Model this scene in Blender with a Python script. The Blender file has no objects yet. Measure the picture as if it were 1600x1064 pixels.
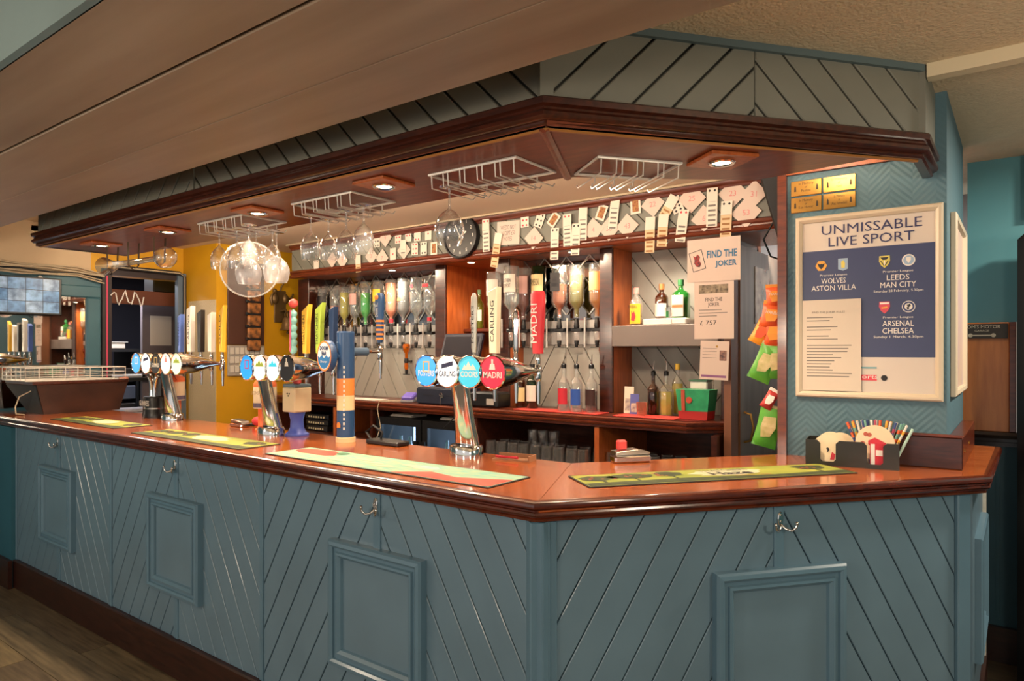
import bpy, bmesh, math, random
from mathutils import Vector, Matrix
random.seed(7)
sc = bpy.context.scene
C = sc.collection
PI = math.pi

# ------------------------------------------------------------------ camera
EYE = 1.53
FPX = 1067.0
HZ = 548.0                       # horizon row in the 1600x1064 photograph
YAW = math.radians(36.7)         # the bar runs along X, depth of the bar along Y
cd = bpy.data.cameras.new('camera'); cam = bpy.data.objects.new('camera', cd); C.objects.link(cam)
cd.lens = 24.0; cd.sensor_width = 36.0; cd.shift_y = (HZ - 532) / 1600.0; cd.clip_start = 0.02
cam.location = (0, 0, EYE); cam.rotation_euler = (PI / 2, 0, YAW)
sc.camera = cam

# ------------------------------------------------------------------ world, lamps, exposure
w = bpy.data.worlds.new('world'); sc.world = w; w.use_nodes = True
bg = w.node_tree.nodes['Background']; bg.inputs[0].default_value = (1.0, 0.985, 0.965, 1); bg.inputs[1].default_value = 0.45
sc.view_settings.view_transform = 'Standard'; sc.view_settings.look = 'None'
sc.view_settings.gamma = 1.0; sc.view_settings.use_curve_mapping = False
sc.view_settings.exposure = 0.85
WARM = (1.0, 0.76, 0.52)
def lamp(name, kind, loc, power, col=WARM, size=0.1, rot=(0, 0, 0), spot=None, blend=0.6):
    l = bpy.data.lights.new(name, kind); l.energy = power; l.color = col
    if kind == 'AREA': l.size = size; l.shape = 'DISK'
    else: l.shadow_soft_size = size
    if kind == 'SPOT': l.spot_size = math.radians(spot or 110); l.spot_blend = blend
    o = bpy.data.objects.new(name, l); C.objects.link(o); o.location = loc; o.rotation_euler = rot
    return o
# added fill lamps out of view around the camera, brightening beam and ceilings
for (x, y, z, e) in ((-3.9, -0.15, 1.75, 25), (-1.7, -0.75, 1.70, 30), (0.55, -0.35, 1.70, 25), (1.25, 1.35, 1.80, 31)):
    lamp('room_fill_lamp', 'POINT', (x, y, z), e, (1.0, 0.82, 0.62), 0.12)
lamp('room_fill_lamp', 'AREA', (0.75, 3.35, 2.44), 26, (1.0, 0.86, 0.68), 0.25)  # added fill for the dark corner beyond the bar end
# added fill lamps hidden above the canopy soffit, brightening the aisle and its ceiling
for k in range(6):
    lamp('aisle_fill_lamp', 'POINT', (-4.6 + k * 0.62, 2.30, 2.29), 11, (1.0, 0.80, 0.58), 0.05)
lamp('aisle_fill_lamp', 'POINT', (-0.66, 2.42, 2.29), 9, (1.0, 0.80, 0.58), 0.05)
# unseen lamps added to lift the dark passage and store room
lamp('passage_fill_lamp', 'AREA', (-0.95, 3.95, 2.38), 9, (1.0, 0.90, 0.78), 0.15)
lamp('store_fill_lamp', 'AREA', (-6.6, 2.75, 2.36), 16, (0.92, 0.94, 1.0), 0.3)

# ------------------------------------------------------------------ pixel helpers (frame 1600x1064)
cy, sy = math.cos(YAW), math.sin(YAW)
FW = Vector((-sy, cy, 0)); RT = Vector((cy, sy, 0)); UPV = Vector((0, 0, 1))
EYEP = Vector((0, 0, EYE))
def ray(px, py): return FW + RT * ((px - 800) / FPX) + UPV * ((HZ - py) / FPX)
def on_z(px, py, z): d = ray(px, py); return EYEP + d * ((z - EYE) / d.z)
def on_y(px, py, y): d = ray(px, py); return EYEP + d * (y / d.y)
def on_x(px, py, x): d = ray(px, py); return EYEP + d * (x / d.x)

# ------------------------------------------------------------------ materials
def lin(c):
    if isinstance(c, str):
        c = [int(c[i:i + 2], 16) / 255 for i in (0, 2, 4)]
    return tuple((v / 12.92 if v <= 0.04045 else ((v + 0.055) / 1.055) ** 2.4) for v in c[:3])
MATS = {}
def mat(key, col, rough=0.5, metal=0.0, var=0.0, vs=6.0, stretch=(1, 1, 1), bump=0.0, coat=0.0, emit=0.0, spec=0.5, col2=None, bs=None):
    """Principled surface; var / col2 add procedural colour variation, bump adds fine relief."""
    if key in MATS: return MATS[key]
    m = bpy.data.materials.new(key); m.use_nodes = True; nt = m.node_tree; b = nt.nodes['Principled BSDF']
    c = lin(col); b.inputs['Base Color'].default_value = (*c, 1); b.inputs['Roughness'].default_value = rough
    b.inputs['Metallic'].default_value = metal; b.inputs['Specular IOR Level'].default_value = spec
    if coat: b.inputs['Coat Weight'].default_value = coat; b.inputs['Coat Roughness'].default_value = 0.12
    if emit: b.inputs['Emission Color'].default_value = (*c, 1); b.inputs['Emission Strength'].default_value = emit
    if var or col2 or bump:
        tc = nt.nodes.new('ShaderNodeTexCoord'); mp = nt.nodes.new('ShaderNodeMapping'); mp.inputs['Scale'].default_value = stretch
        nt.links.new(tc.outputs['Object'], mp.inputs[0])
        n = nt.nodes.new('ShaderNodeTexNoise'); n.inputs['Scale'].default_value = vs; n.inputs['Detail'].default_value = 5
        nt.links.new(mp.outputs[0], n.inputs['Vector'])
        if var or col2:
            r = nt.nodes.new('ShaderNodeValToRGB'); r.color_ramp.elements[0].position = 0.32; r.color_ramp.elements[1].position = 0.68
            a = lin(col2) if col2 else tuple(v * (1 - var) for v in c)
            e = c if col2 else tuple(min(1, v * (1 + var)) for v in c)
            r.color_ramp.elements[0].color = (*a, 1); r.color_ramp.elements[1].color = (*e, 1)
            nt.links.new(n.outputs[0], r.inputs[0]); nt.links.new(r.outputs[0], b.inputs['Base Color'])
        if bump:
            src = n
            if bs:
                src = nt.nodes.new('ShaderNodeTexNoise'); src.inputs['Scale'].default_value = bs; src.inputs['Detail'].default_value = 3
                nt.links.new(tc.outputs['Object'], src.inputs['Vector'])
            bp = nt.nodes.new('ShaderNodeBump'); bp.inputs['Strength'].default_value = bump; bp.inputs['Distance'].default_value = 0.01
            nt.links.new(src.outputs[0], bp.inputs['Height']); nt.links.new(bp.outputs[0], b.inputs['Normal'])
    MATS[key] = m; return m
def glass(key, tint=(1, 1, 1), gloss=0.22, body=0.0, bodycol='FFFFFF', rough=0.03, rim=0.7):
    """Thin glass: tinted transmission, Fresnel reflection, optional milky share."""
    if key in MATS: return MATS[key]
    m = bpy.data.materials.new(key); m.use_nodes = True; nt = m.node_tree
    for n in list(nt.nodes):
        if n.type != 'OUTPUT_MATERIAL': nt.nodes.remove(n)
    out = [n for n in nt.nodes if n.type == 'OUTPUT_MATERIAL'][0]
    t = nt.nodes.new('ShaderNodeBsdfTransparent'); t.inputs[0].default_value = (*tint, 1)
    g = nt.nodes.new('ShaderNodeBsdfGlossy'); g.inputs['Roughness'].default_value = rough; g.inputs[0].default_value = (1, 1, 1, 1)
    last = t.outputs[0]
    if body:
        d = nt.nodes.new('ShaderNodeBsdfDiffuse'); d.inputs[0].default_value = (*lin(bodycol), 1)
        x = nt.nodes.new('ShaderNodeMixShader'); x.inputs[0].default_value = body
        nt.links.new(last, x.inputs[1]); nt.links.new(d.outputs[0], x.inputs[2]); last = x.outputs[0]
    lw = nt.nodes.new('ShaderNodeLayerWeight'); lw.inputs['Blend'].default_value = 0.5
    pw = nt.nodes.new('ShaderNodeMath'); pw.operation = 'POWER'; pw.inputs[1].default_value = 1.7; nt.links.new(lw.outputs['Facing'], pw.inputs[0])
    ma = nt.nodes.new('ShaderNodeMath'); ma.operation = 'MULTIPLY_ADD'; ma.inputs[1].default_value = rim; ma.inputs[2].default_value = gloss * 0.2
    nt.links.new(pw.outputs[0], ma.inputs[0])
    mx = nt.nodes.new('ShaderNodeMixShader'); nt.links.new(ma.outputs[0], mx.inputs[0])
    nt.links.new(last, mx.inputs[1]); nt.links.new(g.outputs[0], mx.inputs[2]); nt.links.new(mx.outputs[0], out.inputs[0])
    MATS[key] = m; return m
def embossed(key, col, rough=0.55, dist=0.006, sc_=19.0):
    """Painted wallpaper with raised zigzag (chevron) relief."""
    m = mat(key, col, rough, var=0.05, vs=3); nt = m.node_tree; b = nt.nodes['Principled BSDF']
    tc = nt.nodes.new('ShaderNodeTexCoord'); sp = nt.nodes.new('ShaderNodeSeparateXYZ'); nt.links.new(tc.outputs['Object'], sp.inputs[0])
    def mth(op, a, bb=None):
        n = nt.nodes.new('ShaderNodeMath'); n.operation = op
        for i, v in enumerate((a, bb)):
            if v is None: continue
            if isinstance(v, (int, float)): n.inputs[i].default_value = v
            else: nt.links.new(v, n.inputs[i])
        return n.outputs[0]
    along = mth('ADD', sp.outputs[0], sp.outputs[1])
    tri = mth('PINGPONG', along, 0.075)
    h = mth('ADD', sp.outputs[2], tri)
    s = mth('SINE', mth('MULTIPLY', h, 6.283 * sc_ * 2))
    bp = nt.nodes.new('ShaderNodeBump'); bp.inputs['Strength'].default_value = 0.16; bp.inputs['Distance'].default_value = dist
    nt.links.new(s, bp.inputs['Height']); nt.links.new(bp.outputs[0], b.inputs['Normal'])
    return m
BLUE = mat('bar_blue_paint', '5E7888', 0.36, var=0.07, vs=4, coat=0.15)
BLUEF = mat('bar_blue_frame', '567486', 0.34, var=0.06, vs=5, coat=0.15)
GREY = mat('canopy_grey_paint', '74746A', 0.5, var=0.06, vs=4)
GREYB = mat('backbar_grey_paint', '9A9890', 0.5, var=0.06, vs=4)
TOPW = mat('varnished_counter', 'B4602E', 0.2, col2='934419', vs=5, stretch=(1.2, 9, 9), coat=0.6)
DARKW = mat('dark_mahogany', '4A2012', 0.28, col2='2E120A', vs=7, stretch=(1.5, 8, 8), coat=0.3)
REDW = mat('red_mahogany', '6E2F18', 0.3, col2='4E1D0E', vs=7, stretch=(1.5, 8, 8), coat=0.3)
SOFW = mat('soffit_wood', '7E3A1E', 0.36, col2='602812', vs=5, stretch=(1.2, 7, 7), coat=0.12)
ORW = mat('orange_wood', 'B5602C', 0.35, col2='96481E', vs=6, stretch=(8, 8, 1.2), coat=0.2)
BASEW = mat('baseboard_brown', '35180F', 0.35, col2='220D08', vs=9, stretch=(1, 6, 6))
TAUPE = mat('beam_taupe', '94806C', 0.42, col2='806C5A', vs=2.2, stretch=(0.5, 5, 5))
CREAM = mat('ceiling_cream', 'CDBB9E', 0.85, var=0.04, vs=30, bump=0.5, bs=90)
PEACH = mat('inner_ceiling_cream', 'D8C3AC', 0.8, var=0.03, vs=3)
TEAL = mat('teal_paint', '3A6573', 0.5, var=0.07, vs=5)
TEALD = mat('teal_paint_deep', '2C5C6C', 0.45, var=0.07, vs=5)
TEALE = embossed('teal_embossed', '52727F')
YEL = mat('mustard_paint', 'C4910A', 0.55, var=0.06, vs=3)
YELE = embossed('cream_embossed', 'C3AE84', dist=0.005)
CHROME = mat('chrome', 'D9D6D2', 0.09, 1.0)
STEEL = mat('brushed_steel', 'B4B0AA', 0.28, 1.0)
BRASS = mat('brass', 'B48A48', 0.3, 1.0, var=0.06, vs=20)
BRONZE = mat('old_bronze', '6E5634', 0.4, 0.5)
WIRE = mat('wire_white', 'D8D2C8', 0.35, 0.2)
BLACK = mat('black_plastic', '121214', 0.35)
BLACKM = mat('black_matt', '17171A', 0.6)
NAVY = mat('till_navy', '1A2032', 0.4)
WHITE = mat('white_plastic', 'E8E4DC', 0.4)
PAPER = mat('paper_white', 'DCD2C6', 0.8)
PAPERP = mat('paper_pinkish', 'D3BFB3', 0.8)
INK = mat('ink_black', '222126', 0.7)
INKG = mat('ink_grey', '77716C', 0.7)
RED = mat('red_print', 'C8283A', 0.5)
PINKI = mat('pink_ink', 'D88A8A', 0.7)
ORANGE = mat('orange_plastic', 'E8703A', 0.4)
CLEAR = glass('clear_glass', (0.97, 0.98, 0.98), 0.5, 0.06, 'F4F2F0', rim=1.0)
BOTG = glass('bottle_glass', (0.95, 0.96, 0.95), 0.4, 0.10, 'E6ECEC')
EMIT = mat('lamp_glow', 'FFE9C4', 0.4, emit=14.0)
MIRROR = mat('mirror_silver', 'D6DADA', 0.02, 1.0)

# ------------------------------------------------------------------ mesh helpers
class G:
    def __init__(s): s.v = []; s.f = []
    def add(s, vs, fs):
        o = len(s.v); s.v += [Vector(p) for p in vs]; s.f += [tuple(i + o for i in f) for f in fs]; return s
    def box(s, x0, x1, y0, y1, z0, z1, M=None):
        vs = [Vector((x, y, z)) for z in (z0, z1) for y in (y0, y1) for x in (x0, x1)]
        if M: vs = [M @ p for p in vs]
        return s.add(vs, [(0, 2, 3, 1), (4, 5, 7, 6), (0, 1, 5, 4), (2, 6, 7, 3), (0, 4, 6, 2), (1, 3, 7, 5)])
    def rbox(s, x0, x1, y0, y1, z0, z1, b=0.004, M=None):
        """box with chamfered edges"""
        vs = []; cx, cy_, cz = (x0 + x1) / 2, (y0 + y1) / 2, (z0 + z1) / 2
        hx, hy, hz = (x1 - x0) / 2, (y1 - y0) / 2, (z1 - z0) / 2; b = min(b, hx * .49, hy * .49, hz * .49)
        bm = bmesh.new(); bmesh.ops.create_cube(bm, size=2)
        for q in bm.verts: q.co = Vector((q.co.x * hx, q.co.y * hy, q.co.z * hz))
        bmesh.ops.bevel(bm, geom=bm.edges[:], offset=b, segments=1, affect='EDGES')
        bm.verts.index_update()
        vs = [Vector((cx, cy_, cz)) + q.co for q in bm.verts]; fs = [[q.index for q in f.verts] for f in bm.faces]; bm.free()
        if M: vs = [M @ p for p in vs]
        return s.add(vs, fs)
    def prism(s, poly, y0, y1, inset=0.0):
        """polygon in x,z extruded from y0 (front) to y1; front edge chamfered by inset"""
        n = len(poly)
        a = sum(poly[i][0] * poly[(i + 1) % n][1] - poly[(i + 1) % n][0] * poly[i][1] for i in range(n))
        if a < 0: poly = poly[::-1]
        fr = shrink(poly, inset) if inset else poly
        if inset:
            vs = [(p[0], y0, p[1]) for p in fr] + [(p[0], y0 + inset, p[1]) for p in poly] + [(p[0], y1, p[1]) for p in poly]
            fs = [tuple(range(n)), tuple(2 * n + i for i in range(n))[::-1]]
            for k in (0, n):
                fs += [(k + i, k + n + i, k + n + (i + 1) % n, k + (i + 1) % n) for i in range(n)]
        else:
            vs = [(p[0], y0, p[1]) for p in fr] + [(p[0], y1, p[1]) for p in poly]
            fs = [tuple(range(n)), tuple(n + i for i in range(n))[::-1]] + [(i, n + i, n + (i + 1) % n, (i + 1) % n) for i in range(n)]
        return s.add(vs, fs)
    def slab(s, poly, z0, z1):
        """polygon in x,y extruded from z0 to z1"""
        n = len(poly)
        a = sum(poly[i][0] * poly[(i + 1) % n][1] - poly[(i + 1) % n][0] * poly[i][1] for i in range(n))
        if a < 0: poly = poly[::-1]
        vs = [(p[0], p[1], z0) for p in poly] + [(p[0], p[1], z1) for p in poly]
        return s.add(vs, [tuple(range(n))[::-1], tuple(n + i for i in range(n))] + [(i, (i + 1) % n, n + (i + 1) % n, n + i) for i in range(n)])
    def cyl(s, p0, p1, r0, r1=None, n=12, cap=True):
        r1 = r0 if r1 is None else r1; p0 = Vector(p0); p1 = Vector(p1); ax = (p1 - p0).normalized()
        a = ax.orthogonal().normalized(); b = ax.cross(a)
        vs = [p + (a * math.cos(2 * PI * i / n) + b * math.sin(2 * PI * i / n)) * r for p, r in ((p0, r0), (p1, r1)) for i in range(n)]
        fs = [(i, (i + 1) % n, n + (i + 1) % n, n + i) for i in range(n)]
        if cap: fs += [tuple(range(n))[::-1], tuple(range(n, 2 * n))]
        return s.add(vs, fs)
    def lathe(s, prof, n=16, M=None, sx=1.0, sy_=1.0):
        vs = []; fs = []; m = len(prof)
        for (r, z) in prof:
            r = max(r, 0.0003)
            vs += [Vector((r * sx * math.cos(2 * PI * i / n), r * sy_ * math.sin(2 * PI * i / n), z)) for i in range(n)]
        for k in range(m - 1):
            fs += [(k * n + i, k * n + (i + 1) % n, (k + 1) * n + (i + 1) % n, (k + 1) * n + i) for i in range(n)]
        if M: vs = [M @ p for p in vs]
        return s.add(vs, fs)
    def tube(s, pts, r, n=6, closed=False):
        pts = [Vector(p) for p in pts]; m = len(pts); vs = []; fs = []; pa = None
        for k, p in enumerate(pts):
            if closed: t = pts[(k + 1) % m] - pts[k - 1]
            else: t = pts[min(k + 1, m - 1)] - pts[max(k - 1, 0)]
            t.normalize()
            if pa is None: a = t.orthogonal().normalized()
            else:
                a = pa - t * pa.dot(t)
                a = a.normalized() if a.length > 1e-4 else t.orthogonal().normalized()
            pa = a; b = t.cross(a); rr = r[k] if isinstance(r, (list, tuple)) else r
            vs += [p + (a * math.cos(2 * PI * i / n) + b * math.sin(2 * PI * i / n)) * rr for i in range(n)]
        for k in range(m if closed else m - 1):
            k2 = (k + 1) % m
            fs += [(k * n + i, k * n + (i + 1) % n, k2 * n + (i + 1) % n, k2 * n + i) for i in range(n)]
        if not closed: fs += [tuple(range(n))[::-1], tuple((m - 1) * n + i for i in range(n))]
        return s.add(vs, fs)
    def ball(s, c, rx, ry=None, rz=None, n=12, m=8):
        ry = rx if ry is None else ry; rz = rx if rz is None else rz
        return s.lathe([(math.sin(PI * k / m), -math.cos(PI * k / m)) for k in range(m + 1)], n, Matrix.Translation(c) @ Matrix.Diagonal((rx, ry, rz, 1)))
    def face(s, pts): return s.add(pts, [tuple(range(len(pts)))])
    def rings(s, x0, x1, z0, z1, prof, cap=True):
        """mitred picture-frame moulding in the x,z plane: prof = [(inset, y)] from outside in"""
        vs = []; fs = []
        for (d, y) in prof: vs += [(x0 + d, y, z0 + d), (x1 - d, y, z0 + d), (x1 - d, y, z1 - d), (x0 + d, y, z1 - d)]
        for k in range(len(prof) - 1):
            fs += [(k * 4 + i, k * 4 + (i + 1) % 4, k * 4 + 4 + (i + 1) % 4, k * 4 + 4 + i) for i in range(4)]
        return s.add(vs, fs)
    def sweep(s, path, prof, sign=1):
        """profile [(out, z)] swept along a plan polyline with mitred corners; sign picks the outer side"""
        P = [Vector((p[0], p[1])) for p in path]; m = len(P); k = len(prof); vs = []; fs = []
        nr = []
        for i in range(m - 1):
            d = (P[i + 1] - P[i]).normalized(); nr.append(Vector((d.y, -d.x)) * sign)
        for i in range(m):
            if i == 0: mi = nr[0]
            elif i == m - 1: mi = nr[-1]
            else: mi = (nr[i - 1] + nr[i]) / (1 + nr[i - 1].dot(nr[i]))
            vs += [(P[i].x + mi.x * o, P[i].y + mi.y * o, z) for (o, z) in prof]
        for i in range(m - 1):
            for j in range(k - 1): fs.append((i * k + j, (i + 1) * k + j, (i + 1) * k + j + 1, i * k + j + 1))
        fs += [tuple(range(k)), tuple((m - 1) * k + j for j in range(k))[::-1]]
        return s.add(vs, fs)
    def xf(s, M): s.v = [M @ p for p in s.v]; return s
def shrink(poly, d):
    """offset a convex ccw polygon inwards"""
    n = len(poly); out = []
    for i in range(n):
        p0, p1, p2 = Vector(poly[i - 1]), Vector(poly[i]), Vector(poly[(i + 1) % n])
        a = (p1 - p0); b = (p2 - p1)
        if a.length < 1e-6 or b.length < 1e-6: out.append(tuple(p1)); continue
        a.normalize(); b.normalize(); n1 = Vector((-a.y, a.x)); n2 = Vector((-b.y, b.x))
        k = 1 + n1.dot(n2)
        q = p1 + (n1 + n2) / max(k, 0.25) * d
        out.append((q.x, q.y))
    return out
def clip(poly, a, b, c):
    """keep the side a*x + b*z <= c"""
    out = []
    for i in range(len(poly)):
        p, q = poly[i], poly[(i + 1) % len(poly)]
        dp, dq = a * p[0] + b * p[1] - c, a * q[0] + b * q[1] - c
        if dp <= 0: out.append(p)
        if (dp < 0 < dq) or (dq < 0 < dp):
            t = dp / (dp - dq); out.append((p[0] + (q[0] - p[0]) * t, p[1] + (q[1] - p[1]) * t))
    res = []
    for p in out:
        if not res or (abs(p[0] - res[-1][0]) + abs(p[1] - res[-1][1])) > 1e-5: res.append(p)
    return res
def area(poly): return abs(sum(poly[i][0] * poly[(i + 1) % len(poly)][1] - poly[(i + 1) % len(poly)][0] * poly[i][1] for i in range(len(poly)))) / 2
def obj(name, g, m, parent=None, smooth=None):
    me = bpy.data.meshes.new(name); me.from_pydata([tuple(p) for p in g.v], [], g.f); me.update()
    bm = bmesh.new(); bm.from_mesh(me); bmesh.ops.recalc_face_normals(bm, faces=bm.faces[:]); bm.to_mesh(me); bm.free()
    if m: me.materials.append(m)
    if smooth:
        for p in me.polygons: p.use_smooth = True
        me.set_sharp_from_angle(angle=math.radians(smooth))
    o = bpy.data.objects.new(name, me); C.objects.link(o)
    if parent: o.parent = parent
    return o
def tag(o, label, cat, group=None):
    o['label'] = label; o['category'] = cat
    if group: o['group'] = group
    return o
def thing(name, label, cat, loc=(0, 0, 0), rotz=0.0, group=None):
    o = bpy.data.objects.new(name, None); C.objects.link(o); o.empty_display_size = 0.05
    o.location = loc; o.rotation_euler = (0, 0, rotz); return tag(o, label, cat, group)
def struct(name, g, m, label=None, parent=None, smooth=None):
    o = obj(name, g, m, parent, smooth)
    if not parent:
        o['kind'] = 'structure'; o['label'] = label or name.replace('_', ' '); 
    return o
def share(name, src, parent, loc=(0, 0, 0), rot=(0, 0, 0), scale=(1, 1, 1)):
    """another object on the same mesh data"""
    o = bpy.data.objects.new(name, src.data); C.objects.link(o); o.parent = parent
    o.location = loc; o.rotation_euler = rot; o.scale = scale; return o
def dup(root, loc, rotz=None, label=None, group=None):
    r = root.copy(); C.objects.link(r); r.location = loc
    if rotz is not None: r.rotation_euler = (0, 0, rotz)
    if label: r['label'] = label
    if group: r['group'] = group
    for ch in list(root.children):
        c = ch.copy(); C.objects.link(c); c.parent = r
        for g in list(ch.children):
            d = g.copy(); C.objects.link(d); d.parent = c
    return r
UP90 = (PI / 2, 0, 0)            # text facing -Y
def text(s, h, m, parent, loc, rot=UP90, width=None, name='lettering', ext=0.0006, bold=0.0):
    """flat lettering, centred on loc; h = overall height of the block (capitals), width squeezes to fit"""
    cu = bpy.data.curves.new(name, 'FONT'); cu.body = s; cu.align_x = 'CENTER'; cu.extrude = 0.0; cu.resolution_u = 2; cu.offset = bold
    cu.space_line = 0.95
    t = bpy.data.objects.new('tmp', cu)
    me = bpy.data.meshes.new_from_object(t); bpy.data.objects.remove(t); bpy.data.curves.remove(cu)
    if not me.vertices: return None
    xs = [q.co.x for q in me.vertices]; ys = [q.co.y for q in me.vertices]
    cx, cyy = (min(xs) + max(xs)) / 2, (min(ys) + max(ys)) / 2; ky = h / max(1e-6, max(ys) - min(ys)); kx = ky
    if width: kx = width / max(1e-6, max(xs) - min(xs))
    for q in me.vertices: q.co = Vector(((q.co.x - cx) * kx, (q.co.y - cyy) * ky, 0))
    me.materials.clear(); me.materials.append(m); me.name = name
    o = bpy.data.objects.new(name, me); C.objects.link(o)
    if parent: o.parent = parent
    o.location = loc; o.rotation_euler = rot
    return o
def boards(parent, m, x0, x1, z0, z1, ang, pitch, y0, y1, phase=0.0, gap=0.0045, ch=0.002, name='board'):
    """diagonal tongue-and-groove boards filling a rectangle, each board an object of its own"""
    a = math.radians(ang); n = (-math.sin(a), math.cos(a)); rect = [(x0, z0), (x1, z0), (x1, z1), (x0, z1)]
    vals = [n[0] * p[0] + n[1] * p[1] for p in rect]
    k = math.floor((min(vals) - phase) / pitch)
    while phase + k * pitch < max(vals):
        lo, hi = phase + k * pitch + gap / 2, phase + (k + 1) * pitch - gap / 2; k += 1
        p = clip(clip(rect, n[0], n[1], hi), -n[0], -n[1], -lo)
        if len(p) < 3 or area(p) < 4e-4: continue
        obj(name, G().prism(p, y0, y1, ch), m, parent)

# ================================================================== SETTING
ZC = 2.48                                   # main ceiling
COR = (-1.104, 1.585); END = (-0.078, 2.856)   # counter nosing: corner and right end
RANG = math.atan2(END[1] - COR[1], END[0] - COR[0]); RD = (math.cos(RANG), math.sin(RANG)); RN = (-RD[1], RD[0])
RLEN = math.hypot(END[0] - COR[0], END[1] - COR[1])
CT = 1.10                                   # counter height
FLOORM = mat('floor_planks', '6E6048', 0.45, col2='4A4030', vs=5, stretch=(0.8, 9, 1))
fl = struct('floor', G().box(-8.5, 4.0, -3.0, 6.0, -0.1, -0.012), mat('floor_under', '3A3226', 0.8), 'worn olive brown plank floor')
FLM = [FLOORM, mat('floor_planks_b', '7A6A4C', 0.42, col2='574A36', vs=5, stretch=(0.8, 9, 1)), mat('floor_planks_c', '625440', 0.48, col2='443829', vs=6, stretch=(0.8, 9, 1))]
for r in range(18):
    y = -1.6 + r * 0.18; x = -5.8 - (r * 0.73) % 1.6; j = 0
    while x < 2.4:
        x2 = x + 1.6
        obj('plank', G().prism([(max(x, -5.8) + .0015, -.012), (x2 - .0015, -.012), (x2 - .0015, 0), (max(x, -5.8) + .0015, 0)], y + .0015, y + .1785), FLM[(r * 2 + j) % 3], fl)
        x = x2; j += 1
for (x0, x1, y0, y1) in ((-5.8, -1.4, 1.66, 6.0), (-1.4, 2.4, 1.66, 6.0)):
    obj('plank', G().box(x0, x1, y0, y1, -.012, -.002), FLOORM, fl)

struct('ceiling', G().box(-8.5, 4.0, 1.31, 6.0, ZC, ZC + .1), CREAM, 'cream textured ceiling over the bar room').data.name = 'ceiling'
struct('ceiling_front', G().box(-8.5, 4.0, -3.0, 1.31, ZC, ZC + .1), CREAM, 'cream textured ceiling in front of the boxed beam')
struct('ceiling_bar', G().slab([(-5.8, 2.05), (-1.36, 2.05), (-0.70, 2.86), (-0.70, 4.3), (-5.8, 4.3)], 2.41, 2.47), PEACH, 'smooth peach cream ceiling above the serving aisle')
struct('trim_1', G().box(-0.25, 4.0, 2.63, 2.68, 2.435, ZC), mat('trim_cream', 'D2C4A6', 0.6), 'cream ceiling batten beyond the canopy')

# boxed ceiling beam in the foreground
bm_ = struct('ceiling_beam', G().box(-5.8, 3.0, 0.58, 1.30, 2.215, ZC), mat('beam_core', '1E1814', 0.9), 'wide boxed taupe ceiling beam crossing in front of the canopy')
for (y0, y1) in ((0.575, 0.815), (0.826, 1.085), (1.0865, 1.31)):
    obj('beam_board', G().rbox(-5.8, 3.0, y0, y1, 2.2, 2.216, .002), TAUPE, bm_)
obj('beam_side', G().box(-5.8, 3.0, 0.56, 0.58, 2.2, ZC), mat('beam_side_blue', '5E7478', 0.5, var=.08, vs=3), bm_)

# end wall with the mirror and the doorway (plane X = -5.8)
WX = -5.8
DY0, DY1, DZ = 2.44, 3.02, 2.13
g = G().box(WX - .12, WX, -1.6, DY0, 0, 2.10).box(WX - .12, WX, DY1, 3.10, 0, 2.10)
struct('wall_left', g, TEAL, 'teal end wall with mirror beside the doorway')
struct('wall_left_upper', G().box(WX - .12, WX, -1.6, 2.30, 2.10, ZC), mat('beige_wall', 'C6AE8E', 0.8, var=.04, vs=4), 'beige upper part of the end wall')
struct('wall_over_door', G().box(WX - .12, WX, 2.30, 3.10, DZ, 2.41), YEL, 'mustard yellow wall above the doorway')
struct('wall_pier', G().box(WX, -5.27, 3.03, 4.3, 0, 2.41), YEL, 'mustard yellow pier wall beside the doorway')
g = G().box(WX + .1, -5.275, 3.024, 3.03, 0, 1.95)
struct('trim_2', g, YELE, 'cream embossed wallpaper panel on the yellow pier')
struct('wall_back', G().box(-5.27, -1.24, 4.09, 4.14, 0, 2.41), mat('back_wall_brown', '4A2A1C', 0.6), 'dark brown wall behind the back bar')
TD = mat('door_trim_brown', '5A3420', 0.4, var=.1, vs=8)
g = G().box(WX, WX + .03, DY0 - .07, DY0, 0, DZ + .05).box(WX, WX + .03, DY0 - .07, DY1, DZ, DZ + .05)
struct('trim_3', g, mat('trim_dark', '2A2024', 0.5), 'dark door frame around the doorway')
struct('trim_4', G().box(WX, WX + .05, DY1 - .06, DY1 + .01, 0, DZ + .06), mat('frame_bluegrey', '5C6C7C', 0.5), 'blue grey jamb of the doorway')
# teal moulded frame of the mirror
MY0, MY1, MZ0, MZ1 = 1.30, 2.26, 1.12, 1.94
mr = thing('wall_mirror', 'large wall mirror in a moulded teal frame beside the doorway', 'mirror', (WX, 0, 0))
obj('mirror_glass', G().box(.004, .012, MY0, MY1, MZ0, MZ1), MIRROR, mr)
for (a, b, c, d) in ((MY0, MY1 + .10, MZ1, MZ1 + .09), (MY0, MY1 + .10, MZ0 - .05, MZ0), (MY1, MY1 + .10, MZ0, MZ1)):
    obj('frame_rail', G().rbox(.001, .035, a, b, c, d, .01), TEAL, mr)
# teal post closing the bar front at the end wall
struct('trim_5', G().box(WX, -5.22, 1.60, 1.66, 0.0, 1.035), TEALD, 'teal post between the bar front and the end wall')
struct('baseboard_left', G().box(WX, -5.2, 1.575, 1.60, 0, .18), BASEW, 'dark baseboard below the teal post')

# back room seen through the doorway
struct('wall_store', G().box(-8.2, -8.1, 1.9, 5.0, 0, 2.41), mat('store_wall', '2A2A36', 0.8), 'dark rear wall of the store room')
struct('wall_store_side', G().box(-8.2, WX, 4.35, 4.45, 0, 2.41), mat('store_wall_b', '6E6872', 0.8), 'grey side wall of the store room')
struct('ceiling_store', G().box(-8.2, WX, 1.9, 5.0, 2.41, 2.45), PEACH, 'store room ceiling')

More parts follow.
